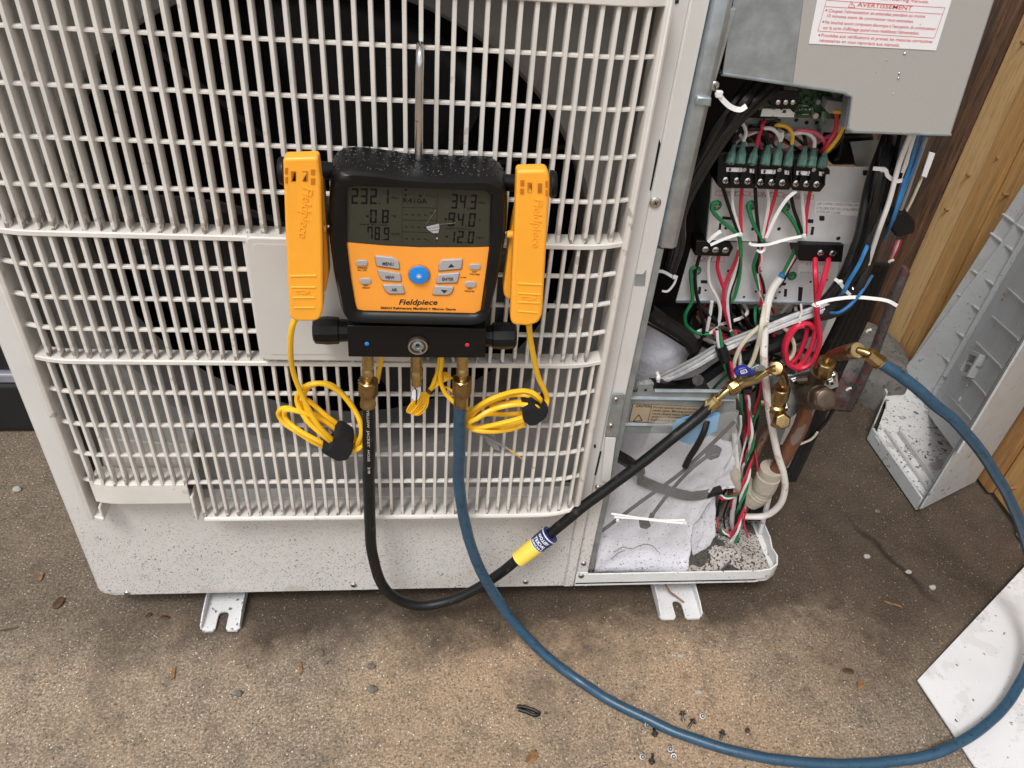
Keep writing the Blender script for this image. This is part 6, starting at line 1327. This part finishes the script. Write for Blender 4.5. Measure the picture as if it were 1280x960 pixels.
# ------------------------------------------------------------------ loose screws
kz = Z(8, 780, 850)
def loose(head, tip, label, r_=.0042):
    a, b_ = A(*kz(*head), Z=.0042), A(*kz(*tip), Z=.0022); ax = (b_-a); L_ = max(ax.length, .009)
    mb = MB().lathe([(-.0034,r_*.5),(-.0030,r_*.62),(-.0004,r_*.70),(0,r_*1.15),(.0010,r_*1.15),(.0011,.0020),(L_*.75,.0019),(L_,.0006)], a, ax, 10)
    thing('loose_screw', mb, M['screw'], label, 'screw', 'loose screws on the concrete', smooth=30)
def standing(head, label, r_=.0031, lean=(.003,.004)):
    b_ = A(*kz(*head), Z=.0065); mb = MB().lathe([(0,r_*1.35),(.0010,r_*1.35),(.0011,r_*.85),(.0036,r_*.83),(.0042,r_*.6),(.0026,r_*.45)], b_, (-.25+.3*random.random(),-.55+.3*random.random(),.8), 8); mb.tube([b_, b_+Vector((.004,.008,-.0072))], .0016, 8, 1)
    thing("loose_screw", mb, M["screw"], label, "screw", "loose screws on the concrete", smooth=30)
standing((232,448), "bright screw head touching the near side of the blue hose, left one"); loose((310,540), (292,462), "screw with its tip against the near side of the blue hose, head towards the viewer")
loose((585,335), (595,425), "upright lying screw above the blue hose with a dark washer head"); loose((690,412), (635,485), "slanting screw with its tip against the far side of the blue hose")
standing((785,360), "shiny screw head in a damp spot above the blue hose"); loose((985,530), (962,605), "screw leaning on the far side of the blue hose, rightmost of all")
standing((185,768), "hex screw head facing up in the lowest left pair below the hose"); loose((278,815), (292,730), "screw lying tip up beside the hex head in the lowest left pair")
standing((465,690), "hex screw, upper of the touching pair below the hose"); standing((497,765), "hex screw, lower of the touching pair below the hose")
# ------------------------------------------------------------------ leaves, pebbles, scraps
def leaf(px, py, L_, W_, ang, m, label, nm='dead_leaf', cat='leaf', curl=.35):
    c_ = A(px, py, Z=.0); mb = MB(); vs = []
    for i in range(9):
        t = i/8-.5; wd = W_*(1-(2*t)**2)**.6*.5
        for s_ in (-1, 0, 1):
            x = t*L_; y = s_*wd+.12*L_*math.sin(t*4); z = .0015+abs(s_)*wd*curl+(.5+t)*L_*.06+.0015*noise.noise(Vector((px+t*6, s_, py)))
            vs.append(c_+Vector((x*math.cos(ang)-y*math.sin(ang), x*math.sin(ang)+y*math.cos(ang), z)))
    mb.add(vs, [(i*3+k, i*3+k+1, i*3+k+4, i*3+k+3) for i in range(8) for k in range(2)])
    o = thing(nm, mb, M[m], label, cat, 'leaf litter on the concrete', smooth=60); so = o.modifiers.new('solid', 'SOLIDIFY'); so.thickness = .0006
leaf(74,755,.020,.014,.7,'leaf', "dark round leaf on the concrete left of the unit's lower corner"); leaf(217,843,.018,.006,1.3,'leafl', "curled rust brown leaf in front of the left foot"); leaf(376,836,.020,.005,1.4,'leafl', "thin rust brown curled leaf in front of the unit's middle")
leaf(186,770,.010,.006,.2,'leaf', "small dark leaf scrap just left of the left foot, nearer the corner"); leaf(206,773,.014,.007,-.6,'leaf', "crumpled dark leaf scrap just left of the left foot, nearer the foot")
leaf(1060,840,.016,.010,-.8,'leaf', "dark leaf scrap left of the white sheet panel, farther one"); leaf(1075,857,.016,.010,.5,'leafl', "brown leaf scrap left of the white sheet panel, nearer one"); leaf(1115,756,.030,.004,-.8,'leafl', "thin tan leaf sliver on the dark concrete above the white panel")
leaf(665,948,.020,.014,.3,'leafl', "wet brown leaf at the lower edge near the hose"); leaf(934,914,.008,.007,.1,'leaf', "tiny dark leaf scrap right of the loose screws")
leaf(52,722,.016,.006,1.2,'leafl', "rusty leaf shred left of the unit's lower corner")
tw = MB().tube([A(832,731,Z=.030), A(838,740,Z=.018), A(846,746,Z=.013), A(855,753,Z=.009)], .0015, 6, 4); thing('twig', tw, M['leafl'], "reddish twig lying in the right foot of the unit", 'twig')
tw = MB().tube([A(0,788,Z=.002), A(22,784,Z=.002)], .0012, 6, 2); thing('twig', tw, M['leaf'], "thin grey twig at the left edge of the picture", 'twig')
tw = MB().tube([A(300,793,Z=.002), A(282,842,Z=.002)], .0005, 5, 1)
def pebble(px, py, r_, m, label, sq=.6):
    c_ = A(px, py, Z=0); bm = bmesh.new(); bmesh.ops.create_icosphere(bm, subdivisions=2, radius=1)
    mb = MB(); mb.v = [c_+Vector((v.co.x*r_, v.co.y*r_*.75, (v.co.z+.7)*r_*sq))*1+Vector((1,1,.5))*0+v.co.normalized()*r_*.28*noise.noise(v.co*1.7+Vector((px,py,0))) for v in bm.verts]; mb.f = [tuple(v.index for v in f.verts) for f in bm.faces]; bm.free()
    thing('pebble', mb, M[m], label, 'pebble', 'pebbles and chips on the concrete', smooth=25)
for a in ((464,834,.0062,'stone',"grey pebble in front of the unit, farther of a pair"), (465,863,.0075,'stone',"grey pebble in front of the unit, nearer of a pair"), (475,846,.0035,'stonel',"small pale chip beside the pair of grey pebbles"), (400,817,.006,'stone',"flat grey pebble just ahead of the panel's middle"), (406,829,.0045,'stone',"dark small pebble just ahead of the panel's middle"), (298,868,.0065,'stone',"bluish grey stone right of the curled leaf"),
   (22,613,.0075,'stonel',"white chip on the ground left of the unit"), (1083,697,.006,'stonel',"pale pebble on the dark concrete right of the pan"), (1135,716,.0055,'stonel',"pale pebble midway along the dark crack"), (1165,735,.006,'stonel',"flat pale chip near the lower end of the dark crack"), (850,821,.005,'stonel',"pale chip in front of the right foot"), (872,866,.005,'stonel',"pale flat chip above the loose screws"), (1148,562,.006,'stone',"dark pebble between pipe and grey cover") if False else (1096,640,.005,'stone',"dark pebble near the tip of the grey cover")): pebble(*a)
ck = empty('black_clip', A(660,888,Z=0), "small black folded plastic clip lying on the concrete", 'clip')
part('loop', MB().tube([A(646,883,Z=.004), A(656,884,Z=.004), A(668,888,Z=.004), A(674,892,Z=.004), A(668,894,Z=.004), A(658,890,Z=.004), A(648,887,Z=.004)], .0026, 8, 5), M['coblack'], ck)
part('end', MB().tube([A(680,890.5,Z=.002), A(685,891.5,Z=.002)], .0012, 6, 2), M['coblack'], ck)
# grit too small to pick apart
mb = MB()
for i in range(3600):
    if i < 900: P = Vector((random.uniform(-.05,1.05), random.gauss(-.03,.03), 0))
    else: P = Vector((random.uniform(-.9,1.45), random.uniform(-.5,.5), 0))
    if P.y > .02 and 0 < P.x < 1.01: P.y = -P.y
    s_ = random.choice((.0006,.0009,.0012,.0017)); mb.add([P+Vector((random.uniform(-1,1)*s_, random.uniform(-1,1)*s_, random.uniform(0,1.2)*s_)) for _ in range(4)], [(0,1,2),(0,1,3),(1,2,3),(0,2,3)])
mb.v = mb.v
gr = part('grit', mb, M['stone'], None, smooth=0, kind='stuff')
